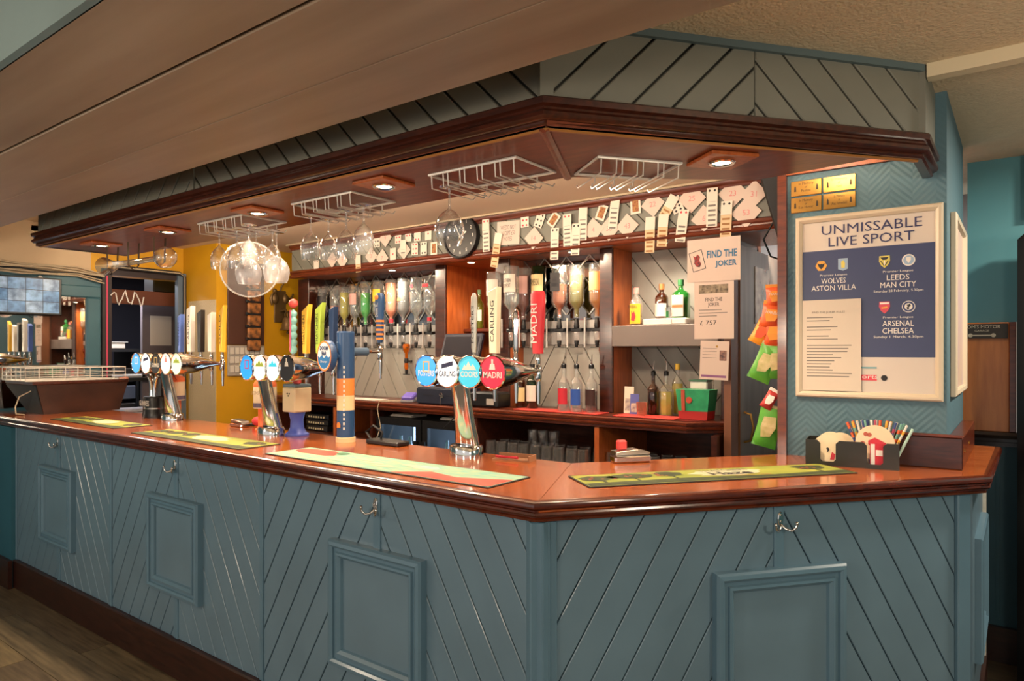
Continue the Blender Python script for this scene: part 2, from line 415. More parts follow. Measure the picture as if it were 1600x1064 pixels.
# column that carries the poster
CX0, CX1, CY = -0.775, -0.217, 2.95; KE_X = -0.253
struct('wall_column', G().box(CX0, CX1, CY, 3.82, 0, ZC), TEALE, 'teal embossed column carrying the framed poster')
struct('trim_6', G().box(CX0 - .035, CX0, CY - .02, CY + .06, CT, 2.30), REDW, 'brown timber edge on the column')
struct('trim_7', G().box(CX0, KE_X - .05, CY - .018, CY, 2.252, 2.285), ORW, 'varnished strip above the brass plaques')

# right-hand wall beyond the bar
RY = 4.15
struct('wall_right', G().box(-0.217, 4.0, RY, RY + .1, 1.12, ZC), mat('teal_wall_light', '4A828C', 0.5, var=.05, vs=4), 'teal wall beyond the bar end')
wr = struct('wall_right_lower', G().box(-0.217, 4.0, RY, RY + .1, 0, 1.06), TEALD, 'deep teal panelled dado beyond the bar end')
for i in range(9):
    obj('panel_batten', G().box(-0.10 + i * .30, -0.085 + i * .30, RY - .012, RY, .2, 1.06), TEALD, wr)
struct('trim_8', G().sweep([(-0.3, RY), (4.0, RY)], [(0, 1.06), (.03, 1.06), (.03, 1.08), (.055, 1.085), (.055, 1.10), (.085, 1.105), (.09, 1.12), (.085, 1.135), (0, 1.135)]), mat('rail_black', '241512', 0.25), 'dark moulded dado shelf on the right wall')
struct('baseboard_right', G().box(-0.217, 4.0, RY - .03, RY, 0, .17), BASEW, 'dark baseboard of the right wall')
struct('trim_9', G().box(0.02, 4.0, RY - .05, RY, 2.16, ZC), TEALD, 'deep teal downstand beam on the right wall')
struct('wall_side', G().box(2.4, 2.5, -1.5, 6.0, 0, ZC), TEAL, 'teal wall on the customers side')

# ================================================================== BAR FRONT
def bar_front(name, label, L, mids, loc, rotz, zt=1.036, z0=0.18, cut=0.0):
    t = thing(name, label, 'bar front', loc, rotz)
    obj('body', G().box(0, L - cut, .014, .06, 0, zt), mat('bar_blue_groove_shade', '3E5058', 0.6), t)  # same blue paint, darkened to put groove shade into the colour
    obj('baseboard', G().prism([(-.012, 0), (L, 0), (L, z0), (-.012, z0)], -.022, .02, .006), BASEW, t)
    hook = None
    for (xa, xc, xb) in mids:
        boards(t, BLUE, xa + .012, xc - .002, z0, zt, 60, .0915, 0, .016, 0.02)
        boards(t, BLUE, xc + .002, xb - .012, z0, zt, -60, .0915, 0, .016, 0.05)
        obj('divider_strip', G().prism([(xa - .012, z0), (xa + .012, z0), (xa + .012, zt), (xa - .012, zt)], -.008, .016, .004), BLUEF, t)
        obj('centre_strip', G().prism([(xc - .018, z0), (xc + .018, z0), (xc + .018, zt), (xc - .018, zt)], -.007, 0, .003), BLUEF, t)
        # moulded picture-frame panel
        fx0, fx1, fz0, fz1 = xc - .235, xc + .235, .385, .842
        f = obj('panel_frame', G().rings(fx0, fx1, fz0, fz1, [(0, 0), (0, -.026), (.006, -.034), (.018, -.036), (.026, -.030), (.028, -.022), (.040, -.022), (.044, -.030), (.052, -.031), (.062, -.022), (.066, -.010)]), BLUEF, t)
        obj('panel', G().box(fx0 + .064, fx1 - .064, -.012, -.001, fz0 + .064, fz1 - .064), BLUE, f)
        # double coat hook
        h = obj('coat_hook', G().prism([(xc - .009 + .004 * math.sin(k), 1.0 + .022 * math.cos(k)) if False else (xc + .0105 * math.cos(k * PI / 6), .995 + .024 * math.sin(k * PI / 6)) for k in range(12)], -.014, -.007, .002), CHROME, t, 40)
        gl = G()
        for sgn in (-1, 1):
            gl.tube([(xc, -.012, .978), (xc + sgn * .010, -.022, .966), (xc + sgn * .024, -.034, .962), (xc + sgn * .036, -.040, .972), (xc + sgn * .038, -.041, .983)], [.005, .0045, .004, .004, .0045], 8)
            gl.ball((xc + sgn * .038, -.041, .986), .0062, n=8, m=6)
        obj('hook_arms', gl, CHROME, h, 60)
        for dz in (-.010, .010):
            obj('screw', G().cyl((xc, -.0155, .998 + dz), (xc, -.013, .998 + dz), .0035, n=8), STEEL, h)
    return t
FY = COR[1] + .045
xl0, xl1 = -5.22, COR[0] - .004
bfl = bar_front('panelled_bar', 'long blue grey chevron-boarded bar front with three framed panels', xl1 - xl0,
                [(0.0, .68, 1.36), (1.36, 2.04, 2.73), (2.73, 3.42, xl1 - xl0 - .02)], (xl0, FY, 0), 0, cut=.09)
# angled run: its face sits 45 mm behind the nosing
off = .045
px0 = (COR[0] + RN[0] * off, COR[1] + RN[1] * off)
bfr = bar_front('panelled_bar', 'angled blue grey chevron-boarded bar front below the poster column with one framed panel', RLEN - .06,
                [(0.07, .825, RLEN - .10)], (px0[0], px0[1], 0), RANG)
obj('corner_post', G().prism([(-.002, .18), (.06, .18), (.06, 1.036), (-.002, 1.036)], -.014, .03, .004), BLUEF, bfr)
obj('corner_post', G().prism([(RLEN - .11, .18), (RLEN - .055, .18), (RLEN - .055, 1.036), (RLEN - .11, 1.036)], -.014, .03, .004), BLUEF, bfr)
obj('corner_post', G().prism([(xl1 - xl0 - .035, .18), (xl1 - xl0 + .012, .18), (xl1 - xl0 + .012, 1.036), (xl1 - xl0 - .035, 1.036)], -.012, .03, .004), BLUEF, bfl)
# short return at the bar end, facing +X
ex = px0[0] + RD[0] * (RLEN - .055); ey = px0[1] + RD[1] * (RLEN - .055)
be = thing('bar_end_panel', 'narrow blue grey return panel at the bar end with framed moulding', 'bar front', (ex + .012, ey + .035, 0), PI / 2)
obj('body', G().box(0, .84, .0, .05, 0, 1.036), BLUE, be)
obj('edge_strip', G().box(.80, .84, -.012, .0, 0, 1.036), mat('edge_pale', 'B9B7AC', 0.5, var=.15, vs=20), be)
obj('baseboard', G().box(0, .84, -.016, .0, 0, .18), BASEW, be)
f = obj('panel_frame', G().rings(.14, .66, .385, .842, [(0, 0), (0, -.02), (.006, -.026), (.022, -.028), (.03, -.018), (.05, -.02), (.06, -.004)]), BLUEF, be)
obj('panel', G().box(.20, .60, -.006, 0, .445, .78), BLUE, f)

# ------------------------------------------------------------------ counter top
ct = thing('bar_counter_top', 'glossy orange brown varnished wooden bar top with dark moulded nosing', 'counter top')
BK = 2.23
inn = (-1.379, BK)
obj('top_board', G().slab([(WX, COR[1] + .02), (COR[0] - .002, COR[1] + .02), (COR[0] + .0, COR[1] + .02), (inn[0] - .001, BK), (WX, BK)], 1.062, CT), TOPW, ct)
n2 = (RN[0] * .02, RN[1] * .02)
obj('top_board', G().slab([(COR[0] + .0015, COR[1] + .021), (END[0] - .02, END[1] + .005), (-.093, CY - .001), (CX0 - .02, CY - .001), (inn[0] + .001, BK)], 1.062, CT), TOPW, ct)
obj('top_board', G().slab([(CX1 + .001, CY - .001), (-.093, CY - .001), (-.093, 3.75), (CX1 + .001, 3.75)], 1.062, CT), TOPW, ct)
NOSE = [(-.025, CT + .0005), (-.012, CT + .0005), (-.004, CT - .003), (0, CT - .011), (-.001, CT - .019), (-.007, CT - .025), (-.013, CT - .027), (-.013, CT - .031), (-.008, CT - .033), (-.006, CT - .039), (-.009, CT - .044), (-.019, CT - .046), (-.019, CT - .049), (-.016, CT - .053), (-.018, CT - .060), (-.030, CT - .062), (-.05, CT - .062), (-.05, CT - .03)]
obj('nosing', G().sweep([(WX, COR[1]), COR, END, (-.066, 3.75)], NOSE), mat('nosing_mahogany', '5E2410', 0.2, col2='3A150A', vs=7, stretch=(2, 2, 9), coat=.5), ct, 35)

# wooden upstand on the counter round the column foot
us = thing('counter_upstand', 'dark varnished wooden upstand box on the counter at the column foot', 'upstand', (0, 0, CT))
obj('front_board', G().rbox(CX0 + .30, CX1 + .05, CY - .022, CY - .001, 0, .115, .003), DARKW, us)
obj('end_board', G().rbox(CX1 + .002, CX1 + .05, CY - .0, 3.70, 0, .115, .003), REDW, us)
obj('cap_strip', G().rbox(CX0 + .30, CX1 + .052, CY - .026, CY - .001, .115, .125, .002), REDW, us)
for p in ((-.40, CY - .023, .055),):
    obj('screw_cap', G().cyl((p[0], p[1] - .003, p[2]), (p[0], p[1] + .001, p[2]), .009, n=12), BRASS, us)
for yy in (3.02, 3.30):
    obj('screw_cap', G().cyl((CX1 + .049, yy, .06), (CX1 + .053, yy, .06), .008, n=12), BRASS, us)

# ================================================================== CANOPY
KX, KY = -1.08, 1.60
KE = (-0.253, 2.635); KANG = math.atan2(KE[1] - KY, KE[0] - KX); KL = math.hypot(KE[0] - KX, KE[1] - KY)
ZS = 2.17; ZM = 2.245
XL = -4.84
cn = thing('bar_canopy', 'timber canopy over the bar with grey diagonal boards and mahogany soffit', 'canopy', (0, 0, ZS))
cl = obj('front_panel', G().box(XL, KX, KY + .03, KY + .05, .05, ZC - ZS), mat('canopy_groove_shade', '3E3F3A', 0.7), cn)  # backing is the grey paint darkened for shade between the boards
boards(cl, GREY, XL + .02, -3.01, ZM - ZS - .01, ZC - ZS, 45, .092, KY + .015, KY + .032, 0.03, gap=.007, ch=.003)
boards(cl, GREY, -3.0, KX - .03, ZM - ZS - .01, ZC - ZS, -45, .092, KY + .015, KY + .032, 0.01, gap=.007, ch=.003)
obj('joint_strip', G().box(-3.02, -2.99, KY + .008, KY + .016, ZM - ZS, ZC - ZS), GREY, cl)
cr = bpy.data.objects.new('angled_panel', G and None); C.objects.link(cr); cr.parent = cn
cr.location = (KX, KY, 0); cr.rotation_euler = (0, 0, KANG)
obj('panel_backing', G().box(0, KL, .03, .05, .05, ZC - ZS), MATS['canopy_groove_shade'], cr)
boards(cr, GREY, .03, KL * .52, ZM - ZS - .01, ZC - ZS, 45, .092, .015, .032, 0.05, gap=.007, ch=.003)
boards(cr, GREY, KL * .52 + .002, KL, ZM - ZS - .01, ZC - ZS, -45, .092, .015, .032, 0.12, gap=.007, ch=.003)
obj('corner_strip', G().box(-.01, .03, .004, .03, ZM - ZS, ZC - ZS), GREY, cr)
obj('ceiling_bead', G().box(0, KL, .0, .016, ZC - ZS - .022, ZC - ZS), mat('bead_blue', '55666A', .5), cr)
obj('end_panel', G().box(KE[0] - .03, KE[0], KE[1], CY, .06, ZC - ZS), GREY, cn)
obj('end_panel', G().box(XL - .02, XL, KY + .03, 2.14, .0, ZC - ZS), GREY, cn)
obj('moulding', G().sweep([(XL, 2.14), (XL, KY), (KX, KY), KE, (KE[0], CY - .002)], [(-.04, 0), (-.012, 0), (-.006, .006), (-.008, .014), (.004, .018), (.010, .026), (.010, .036), (.0, .046), (.0, .052), (.012, .058), (.014, .074), (.008, .080), (-.03, .080)]), DARKW, cn, 35)
obj('bead', G().sweep([(XL, KY), (KX, KY), KE], [(-.046, -.001), (-.040, -.006), (-.032, -.006), (-.028, 0)]), mat('bead_gold', 'A06A34', .3), cn)
KI = (-1.339, 2.14)
obj('soffit_board', G().slab([(XL, KY + .01), (KX - .004, KY + .01), (KI[0] - .002, 2.14), (XL, 2.14)], .0, .02), SOFW, cn)
obj('soffit_board', G().slab([(KX + .002, KY + .012), (-.365, 2.525), (-.42, 2.547), (-.80, 2.60), (KI[0] + .002, 2.14)], .0, .02), SOFW, cn)
obj('mitre_strip', G().sweep([(KX - .02, KY + .03), KI], [(-.014, 0), (-.014, -.006), (-.004, -.012), (.004, -.012), (.014, -.006), (.014, 0)]), SOFW, cn)
obj('soffit_lip', G().sweep([(XL, 2.14), KI, (-.80, 2.60), (-.42, 2.547)], [(0, 0), (0, .10), (-.02, .10), (-.02, 0)], -1), SOFW, cn)

# ================================================================== UNDER THE CANOPY
DL = []
for (px, py, where) in ((600, 285, 'beside the empty balloon glass rack'), (402, 328, 'between the two full glass racks'), (262, 358, 'above the bulb of the yard glass'), (158, 380, 'at the far end of the canopy'), (1128, 247, 'on the angled soffit near the column')):
    p = on_z(px, py, ZS); rz = RANG if px > 900 else 0
    t = thing('downlight', 'lit round downlight on a square wooden board ' + where, 'downlight', (p.x, p.y, ZS), rz, 'downlights in the bar canopy')
    obj('mount_board', G().rbox(-.085, .085, -.085, .085, -.013, -.001, .003), ORW, t)
    obj('trim_ring', G().lathe([(.030, -.013), (.043, -.013), (.045, -.017), (.040, -.021), (.032, -.020), (.030, -.015)], 24), CHROME, t, 40)
    obj('lens', G().lathe([(.0, -.018), (.020, -.0175), (.031, -.015)], 20), EMIT, t, 60)
    lamp('downlight_lamp', 'SPOT', (p.x, p.y, ZS - .03), 26, WARM, .03, (0, 0, 0), 130, .8)

def wire_rack(label, loc, rotz, LX=.39, LY=.235, n=5):
    t = thing('glass_rack', label, 'glass rack', loc, rotz, 'wire glass racks under the canopy')
    obj('top_frame', G().tube([(0, 0, -.006), (LX, 0, -.006), (LX, LY, -.006), (0, LY, -.006)], .0055, 6, True), WIRE, t, 50)
    d = -.055; rail = None
    for k in range(n):
        xa = LX * (k + .5) / n; w = LX / n * .36
        for s_ in (-1, 1):
            x = xa + s_ * w
            pts = [(x, 0, -.008), (x, 0.004, d), (x, LY, d), (x, LY + .012, d + .012)]
            if rail is None: rail = obj('rail_wire', G().tube([(q[0] - x, q[1], q[2]) for q in pts], .0026, 5), WIRE, t, 50); rail.location = (x, 0, 0)
            else: share('rail_wire', rail, t, (x, 0, 0))
        if k < n - 1:
            xm = LX * (k + 1) / n
            obj('end_loop', G().tube([(xm - LX / n * .14, LY, d), (xm - LX / n * .14, LY, d + .02), (xm, LY, d + .02), (xm, LY, -.008)], .0026, 5), WIRE, t, 50)
    return t
R1 = wire_rack('white wire glass rack crowded with stemmed glasses near the yellow wall', (-3.30, 1.80, ZS), 0)
R2 = wire_rack('white wire glass rack holding four tulip wine glasses', (-2.53, 1.80, ZS), 0)
R3 = wire_rack('white wire glass rack holding one round balloon glass', (-1.715, 1.80, ZS), 0)
q = on_z(935, 242.5, ZS)
R4 = wire_rack('empty white wire glass rack on the angled soffit', (q.x, q.y, ZS), RANG, .30, .225, 4)

GLZ = ZS - .049
def stem_glass(name, label, x, y, foot, stem, bh, br, rim, group, frost=False):
    t = thing(name, label, 'glass', (x, y, GLZ), 0, group)
    obj('foot', G().lathe([(.0, .004), (foot * .6, .003), (foot, .0), (foot, -.0015), (foot * .5, -.004), (.006, -.009)], 20), CLEAR, t, 60)
    obj('stem', G().lathe([(.006, -.009), (.0042, -.02), (.004, -stem * .7), (.005, -stem + .006), (.009, -stem)], 10), CLEAR, t, 60)
    z0 = -stem
    prof = [(.008, z0), (br * .45, z0 - bh * .08), (br * .78, z0 - bh * .24), (br * .97, z0 - bh * .45), (br, z0 - bh * .62), (br * .6 + rim * .4, z0 - bh * .85), (rim, z0 - bh)]
    obj('bowl', G().lathe(prof, 24), glass('frosted_glass', (.9, .9, .92), .2, .24, 'E4E0E2', .3) if frost else CLEAR, t, 60)
    return t
WG = 'tulip wine glasses hanging from the wire rack'
for (x, y, s_) in ((-2.48, 1.86, 1.0), (-2.486, 1.96, .95), (-2.275, 1.885, 1.05), (-2.137, 1.86, 1.0)):
    stem_glass('wine_glass', 'clear tulip wine glass hanging upside down in the four-glass rack', x, y, .036, .078 * s_, .118 * s_, .043 * s_, .036 * s_, WG)
stem_glass('balloon_glass', 'single round balloon wine glass hanging upside down from a wire rack', -1.653, 1.84, .038, .082, .125, .054, .040, None)
for (x, y) in ((-3.21, 1.86), (-3.07, 1.87), (-2.905, 1.83), (-3.0, 1.93), (-2.94, 1.98)):
    stem_glass('wine_glass', 'clear stemmed wine glass hanging in the crowded rack near the yellow wall', x, y, .036, .072, .115, .042, .034, 'stemmed glasses in the crowded rack')
for (x, y) in ((-3.16, 1.99), (-2.98, 2.03)):
    stem_glass('gin_glass', 'frosted white bowl glass hanging behind the clear stemmed glasses', x, y, .038, .12, .13, .064, .05, 'frosted glasses in the crowded rack', True)

# large clear round panel hanging behind those glasses
p = on_y(390, 421, 2.35)
t = thing('round_glass_panel', 'large clear round panel hanging behind the crowded glass rack', 'glass panel', (p.x, p.y, p.z))
t.rotation_euler = (0, 0, math.asin(-p.x / math.hypot(p.x, p.y)))
obj('disc', G().cyl((0, -.003, 0), (0, .003, 0), .165, n=40), glass('disc_glass', (.98, .98, .98), .15, .04, 'F0EEEC'), t, 30)
obj('rim', G().tube([(.165 * math.cos(a * PI / 20), 0, .165 * math.sin(a * PI / 20)) for a in range(40)], .005, 6, True), glass('rim_glass', (.85, .88, .88), .3, .25, 'EDEFEF'), t, 60)
obj('hanging_wire', G().cyl((0, 0, .165), (0, 0, 2.41 - p.z), .0012, n=5), WIRE, t)

# yard-of-ale glass slung on straps below the soffit
a = on_y(258, 402, 1.90); b = on_y(163, 416, 1.90)
t = thing('yard_glass', 'long yard-of-ale glass with a round bulb slung below the canopy on straps', 'glass', a)
dv = b - a; L = dv.length; M = dv.to_track_quat('Z', 'Y').to_matrix().to_4x4()
obj('bulb', G().lathe([(.0, -.064), (.03, -.057), (.052, -.036), (.062, -.008), (.060, .016), (.044, .042), (.024, .058), (.017, .07)], 24, M), CLEAR, t, 60)
obj('tube', G().lathe([(.017, .07), (.0155, L * .3), (.017, L * .6), (.022, L * .8)], 16, M), CLEAR, t, 60)
obj('flared_mouth', G().lathe([(.022, L * .8), (.032, L * .88), (.048, L * .96), (.056, L), (.054, L), (.030, L * .88)], 24, M), CLEAR, t, 60)
STRAP = mat('leather_strap', '5A4632', .6)
for f_ in (.09, .5, .86):
    c = dv * f_; top = ZS - a.z
    obj('strap', G().add([(c.x - .012, -.03, top), (c.x + .012, -.03, top), (c.x + .012, -.026, c.z - .02), (c.x - .012, -.026, c.z - .02), (c.x + .012, .0, c.z - .045), (c.x - .012, .0, c.z - .045), (c.x + .012, .03, c.z - .02), (c.x - .012, .03, c.z - .02), (c.x + .012, .034, top), (c.x - .012, .034, top)],
        [(0, 1, 2, 3), (3, 2, 4, 5), (5, 4, 6, 7), (7, 6, 8, 9)]), STRAP, t)

# bundle of cables along the end wall at the canopy end
CABM = mat('cable_cream', 'B8A78C', .6)
for k in range(6):
    z = 2.165 - .014 * k; x = WX + .02 + .012 * (k % 3); pts = []
    for j in range(9):
        y = 0.9 + j * .185; pts.append((x + .01 * math.sin(j * 1.7 + k), y, z + .008 * math.sin(j * 2.1 + k * 1.3) - (.0 if j < 8 else .03)))
    o = obj('cable', G().tube(pts, .006, 6), CABM if k % 4 != 3 else BLACKM, None, 60)
    tag(o, 'cream cable in the bundle running along the end wall' if k % 4 != 3 else 'black cable in the bundle running along the end wall', 'cable', 'cable bundle on the end wall')

# ================================================================== BACK BAR
BF = 3.47; BT = 1.16; BX0, BX1 = -4.90, -1.24; CF = 3.40; PF = 3.60
bt = thing('back_counter_top', 'dark red mahogany back counter with moulded front edge', 'counter top', (0, 0, BT))
poly = [(-5.26, CF), (-1.40, CF), (BX1, CF + .14), (BX1, 4.08), (-5.26, 4.08)]
obj('top_board', G().slab(poly, -.03, 0), REDW, bt)
obj('edge_moulding', G().sweep([(-5.26, CF), (-1.40, CF), (BX1, CF + .14), (BX1, 4.08)], [(-.02, .0), (.008, .0), (.014, -.008), (.012, -.02), (.002, -.026), (.002, -.03), (.008, -.036), (.004, -.046), (-.01, -.05), (-.01, -.062), (-.03, -.064), (-.05, -.064), (-.05, -.02)]), REDW, bt, 35)
for (x0, x1) in ((-2.55, -1.95), (-1.85, -1.48)):
    o = obj('bar_mat', G().rbox(x0, x1, CF + .03, CF + .18, BT + .0005, BT + .006, .002), mat('bar_mat_red', 'C23A30', .6), None)
    tag(o, 'thin red rubber bar mat on the back counter ' + ('below the whisky bottles' if x0 < -2 else 'in front of the shelf bay'), 'bar mat')

cb = thing('back_bar_cabinet', 'dark wooden open cabinet below the back counter', 'cabinet', (0, 0, 0))
ZU = BT - .066
obj('back_panel', G().box(-5.24, BX1, 4.04, 4.08, 0, ZU), DARKW, cb)
obj('shelf', G().box(-2.84, BX1 - .03, CF + .03, 4.04, .80, .83), DARKW, cb)
obj('shelf', G().box(-5.0, -3.86, CF + .03, 4.04, .86, .88), DARKW, cb)
obj('plinth', G().box(-5.24, BX1, CF + .06, 4.04, 0, .10), DARKW, cb)
for x in (-5.02, -4.28, -3.86, -2.86, -1.96, BX1 - .035):
    obj('upright', G().box(x, x + .03, CF + .02, 4.04, .10, ZU), ORW if x in (-1.96, -4.28) else DARKW, cb)
# bottle fridges
FRG = glass('fridge_glass', (.9, .95, 1), .3)
for i, (x0, lab) in enumerate(((-3.80, 'black under-counter bottle fridge with lit glass door nearer the yellow wall'), (-3.335, 'black under-counter bottle fridge with lit glass door below the till'))):
    t = thing('bottle_fridge', lab, 'fridge', (x0, CF + .03, .10), 0, 'under-counter fridges')
    obj('body', G().box(0, .45, .37, .40, 0, .945).box(0, .02, .03, .37, 0, .945).box(.43, .45, .03, .37, 0, .945).box(.02, .43, .03, .37, .925, .945).box(.02, .43, .03, .37, 0, .04), BLACKM, t)
    obj('interior_light_panel', G().box(.03, .42, .355, .365, .06, .92), mat('fridge_glow', 'C4DEF8', .5, emit=2.6), t)
    d = obj('door_frame', G().rings(0, .45, 0, .945, [(0, .03), (0, 0), (.05, 0), (.05, .03)]), BLACK, t)
    obj('door_glass', G().box(.04, .41, .012, .018, .04, .90), FRG, d)
    obj('handle', G().box(.40 if i == 0 else .01, .43 if i == 0 else .04, -.02, .0, .45, .80), BLACK, d)
    sh = obj('wire_shelf', G().box(.03, .42, .05, .35, .60, .605), WHITE, t)
    for k in range(4):
        o = obj('bottle', G().lathe([(.028, 0), (.028, .10), (.012, .15), (.011, .19), (0, .191)], 10), glass('fridge_bottle', (.6, .8, .7), .2, .5, ['C9D8DC', '9FC6B0'][i]), None, 50)
        o.location = (x0 + .08 + k * .095, CF + .03 + .17, .10 + .606)
        tag(o, 'pale bottle on the upper shelf of the fridge ' + ('nearer the yellow wall' if i == 0 else 'below the till'), 'bottle', 'bottles inside the fridges')
for (x, y, l_) in ((-3.64, 3.60, 'stack of cream paper sheets lying on the fridge nearer the yellow wall'), (-3.16, 3.62, 'loose white papers lying on the fridge below the till')):
    o = obj('paper_stack', G().rbox(-.11, .11, -.08, .08, 0, .012, .002).rbox(-.10, .12, -.07, .08, .012, .017, .001), PAPER, None); o.location = (x, y, 1.0455)
    tag(o, l_, 'papers')
# black network boxes left of them
for k in range(3):
    t = thing('network_box', 'flat black network box, ' + ['lowest', 'middle', 'topmost'][k] + ' of the stack under the back counter', 'electronics', (-4.58, 3.58, .8805 + k * .047), .03 * (k - 1), 'network boxes under the back counter')
    obj('case', G().rbox(-.14, .14, -.09, .09, 0, .045, .006), BLACK, t)
    gg = G()
    for j in range(7): gg.box(-.10 + j * .03, -.085 + j * .03, -.0925, -.089, .012, .026)
    obj('port_row', gg, mat('port_grey', 'B8AE90', .5), t)['kind'] = 'stuff'
# tumblers on the open shelf
tum = None
TUMB = glass('tumbler_glass', (.96, .96, .96), .7, .05, 'DCD8D4', rim=.9)
for (xs, row, n_) in ((-2.78, 0, 9), (-2.74, 1, 9), (-1.89, 0, 6), (-1.86, 1, 6)):
    for k in range(n_):
        x = xs + k * .088 + random.uniform(-.006, .006); y = CF + .10 + row * .095
        lab = 'upturned clear tumbler on the shelf under the back counter'
        if tum is None:
            tum = thing('tumbler', lab, 'glass', (x, y, .831), 0, 'tumblers under the back counter')
            obj('wall', G().lathe([(.039, 0), (.034, .105), (.032, .105), (.0365, .001)], 14), TUMB, tum, 50)
            obj('base', G().lathe([(.034, .105), (.033, .116), (0, .117), (0, .104), (.032, .104)], 14), TUMB, tum, 50)
        else: dup(tum, (x, y, .831))
for k in range(3):
    t = thing('tall_glass', 'tall clear half-pint glass standing behind the tumblers', 'glass', (-2.60 + k * .085, 3.72, .831), 0, 'tall glasses under the back counter')
    obj('wall', G().lathe([(.0, .004), (.028, .0), (.030, .004), (.036, .175), (.034, .175), (.028, .01), (0, .01)], 14), TUMB, t, 50)

# shelving above the back counter: pillars, chevron backs, mirrors with lattice
bs = thing('back_bar_shelving', 'mahogany back bar shelving with grey chevron boards and lattice mirrors', 'shelving', (0, 0, BT))
PZ = 2.14 - BT
PIL = [(-4.97, -4.83), (-3.37, -3.275), (-2.82, -2.71), (-2.026, -1.942), (-1.285, -1.243)]
for i, (x0, x1) in enumerate(PIL):
    p_ = obj('pillar', G().box(x0, x1, PF + .018, 4.08, .0005, PZ), ORW if 0 < i < 4 else DARKW, bs)
    obj('pillar_face', G().prism([(x0 - .004, 0.0005), (x1 + .0, 0.0005), (x1 + .0, PZ), (x0 - .004, PZ)], PF, PF + .018, .004), DARKW, p_)
ym = 3.765
for (x0, x1, xm) in ((-4.83, -3.37, -4.10), (-2.71, -2.026, -2.37)):
    b_ = obj('back_boards', G().box(x0, x1, ym + .012, ym + .02, 0, PZ), mat('backbar_groove_shade', '55504A', .7), bs)  # darker copy of the grey paint, shade in the joints coloured in
    boards(b_, GREYB, x0, xm - .001, .0, .44, 60, .11, ym, ym + .013, .02)
    boards(b_, GREYB, xm + .001, x1, .0, .44, -60, .11, ym, ym + .013, .02)
    m_ = obj('mirror_panel', G().box(x0, x1, ym + .001, ym + .01, .445, PZ), mat('smoked_mirror', '9A9088', .06, 1.0), bs)
    zz0, zz1 = .60, PZ; n_ = max(2, round((x1 - x0) / .17)); wd = (x1 - x0) / n_
    for k in range(-2, n_):
        for sgn in (1, -1):
            xa = x0 + k * wd; xb = xa + 2 * wd
            za, zb = (zz0, zz1) if sgn > 0 else (zz1, zz0)
            pl = clip(clip([(xa, za), (xa + .011, za), (xb + .011, zb), (xb, zb)], 1, 0, x1), -1, 0, -x0)
            if len(pl) >= 3 and area(pl) > 1e-4:
                obj('lattice_strip', G().prism(pl, ym - .004 - (.002 if sgn > 0 else 0), ym + .001), STEEL, m_)
obj('back_panel', G().box(-3.275, -2.82, 4.06, 4.075, 0, PZ), ORW, bs)
obj('shelf_board', G().box(-3.275, -2.82, 3.80, 4.06, 1.67 - BT, 1.69 - BT), REDW, bs)
b_ = obj('back_boards', G().box(-1.942, -1.285, 3.862, 3.87, 0, PZ), MATS['backbar_groove_shade'], bs)
boards(b_, GREYB, -1.942, -1.42, .0, PZ, -52, .105, 3.85, 3.863, .0)
boards(b_, GREYB, -1.418, -1.285, .0, PZ, 52, .105, 3.85, 3.863, .0)
obj('box_shelf', G().rbox(-1.940, -1.30, PF - .01, 3.85, 1.555 - BT, 1.677 - BT, .003), mat('shelf_grey', '7A6E68', .5), bs)

# pelmet above
pm = thing('back_bar_pelmet', 'grey boarded pelmet with mahogany mouldings covered in playing cards', 'pelmet', (0, 0, 2.13))
PX0, PX1 = -4.88, -0.80
obj('fascia_backing', G().box(PX0, PX1, BF + .016, BF + .03, .01, .275), MATS['backbar_groove_shade'], pm)
boards(pm, GREY, PX0, PX1, .05, .25, -45, .10, BF, BF + .017, .0)
obj('lower_moulding', G().sweep([(PX0, BF), (PX1, BF)], [(-.03, 0), (.016, 0), (.022, .008), (.018, .022), (.008, .028), (.008, .036), (.016, .044), (.014, .058), (0, .066)]), REDW, pm, 35)
obj('upper_moulding', G().sweep([(PX0, BF), (PX1, BF)], [(0, .232), (.010, .234), (.014, .246), (.026, .254), (.032, .270), (.032, .279), (-.02, .279)]), REDW, pm, 35)
obj('underside', G().box(PX0, PX1, BF + .0, 4.08, .011, .02), ORW, pm)
for i, px in enumerate((625, 748, 905, 1045)):
    p = on_y(px, 420, 3.63)
    t = thing('puck_light', 'small lit puck light under the back bar pelmet', 'light', (p.x, 3.55, 2.139), 0, 'puck lights under the pelmet')
    obj('housing', G().lathe([(.0, 0), (.03, 0), (.032, -.006), (.026, -.012), (.024, -.010)], 16), CHROME, t, 40)
    obj('lens', G().lathe([(.0, -.012), (.024, -.011)], 16), EMIT, t)
    lamp('puck_lamp', 'SPOT', (p.x, 3.55, 2.12), 14, (1.0, .84, .64), .02, (0, 0, 0), 150, .8)
# pale conduit along the ceiling edge
o = obj('conduit', G().tube([(PX0, BF - .05, 2.402), (-3.2, BF - .055, 2.402), (-1.6, BF - .05, 2.402), (PX1, BF - .05, 2.402)], .007, 6), CABM, None, 60)
tag(o, 'cream cable run along the ceiling above the pelmet', 'cable')

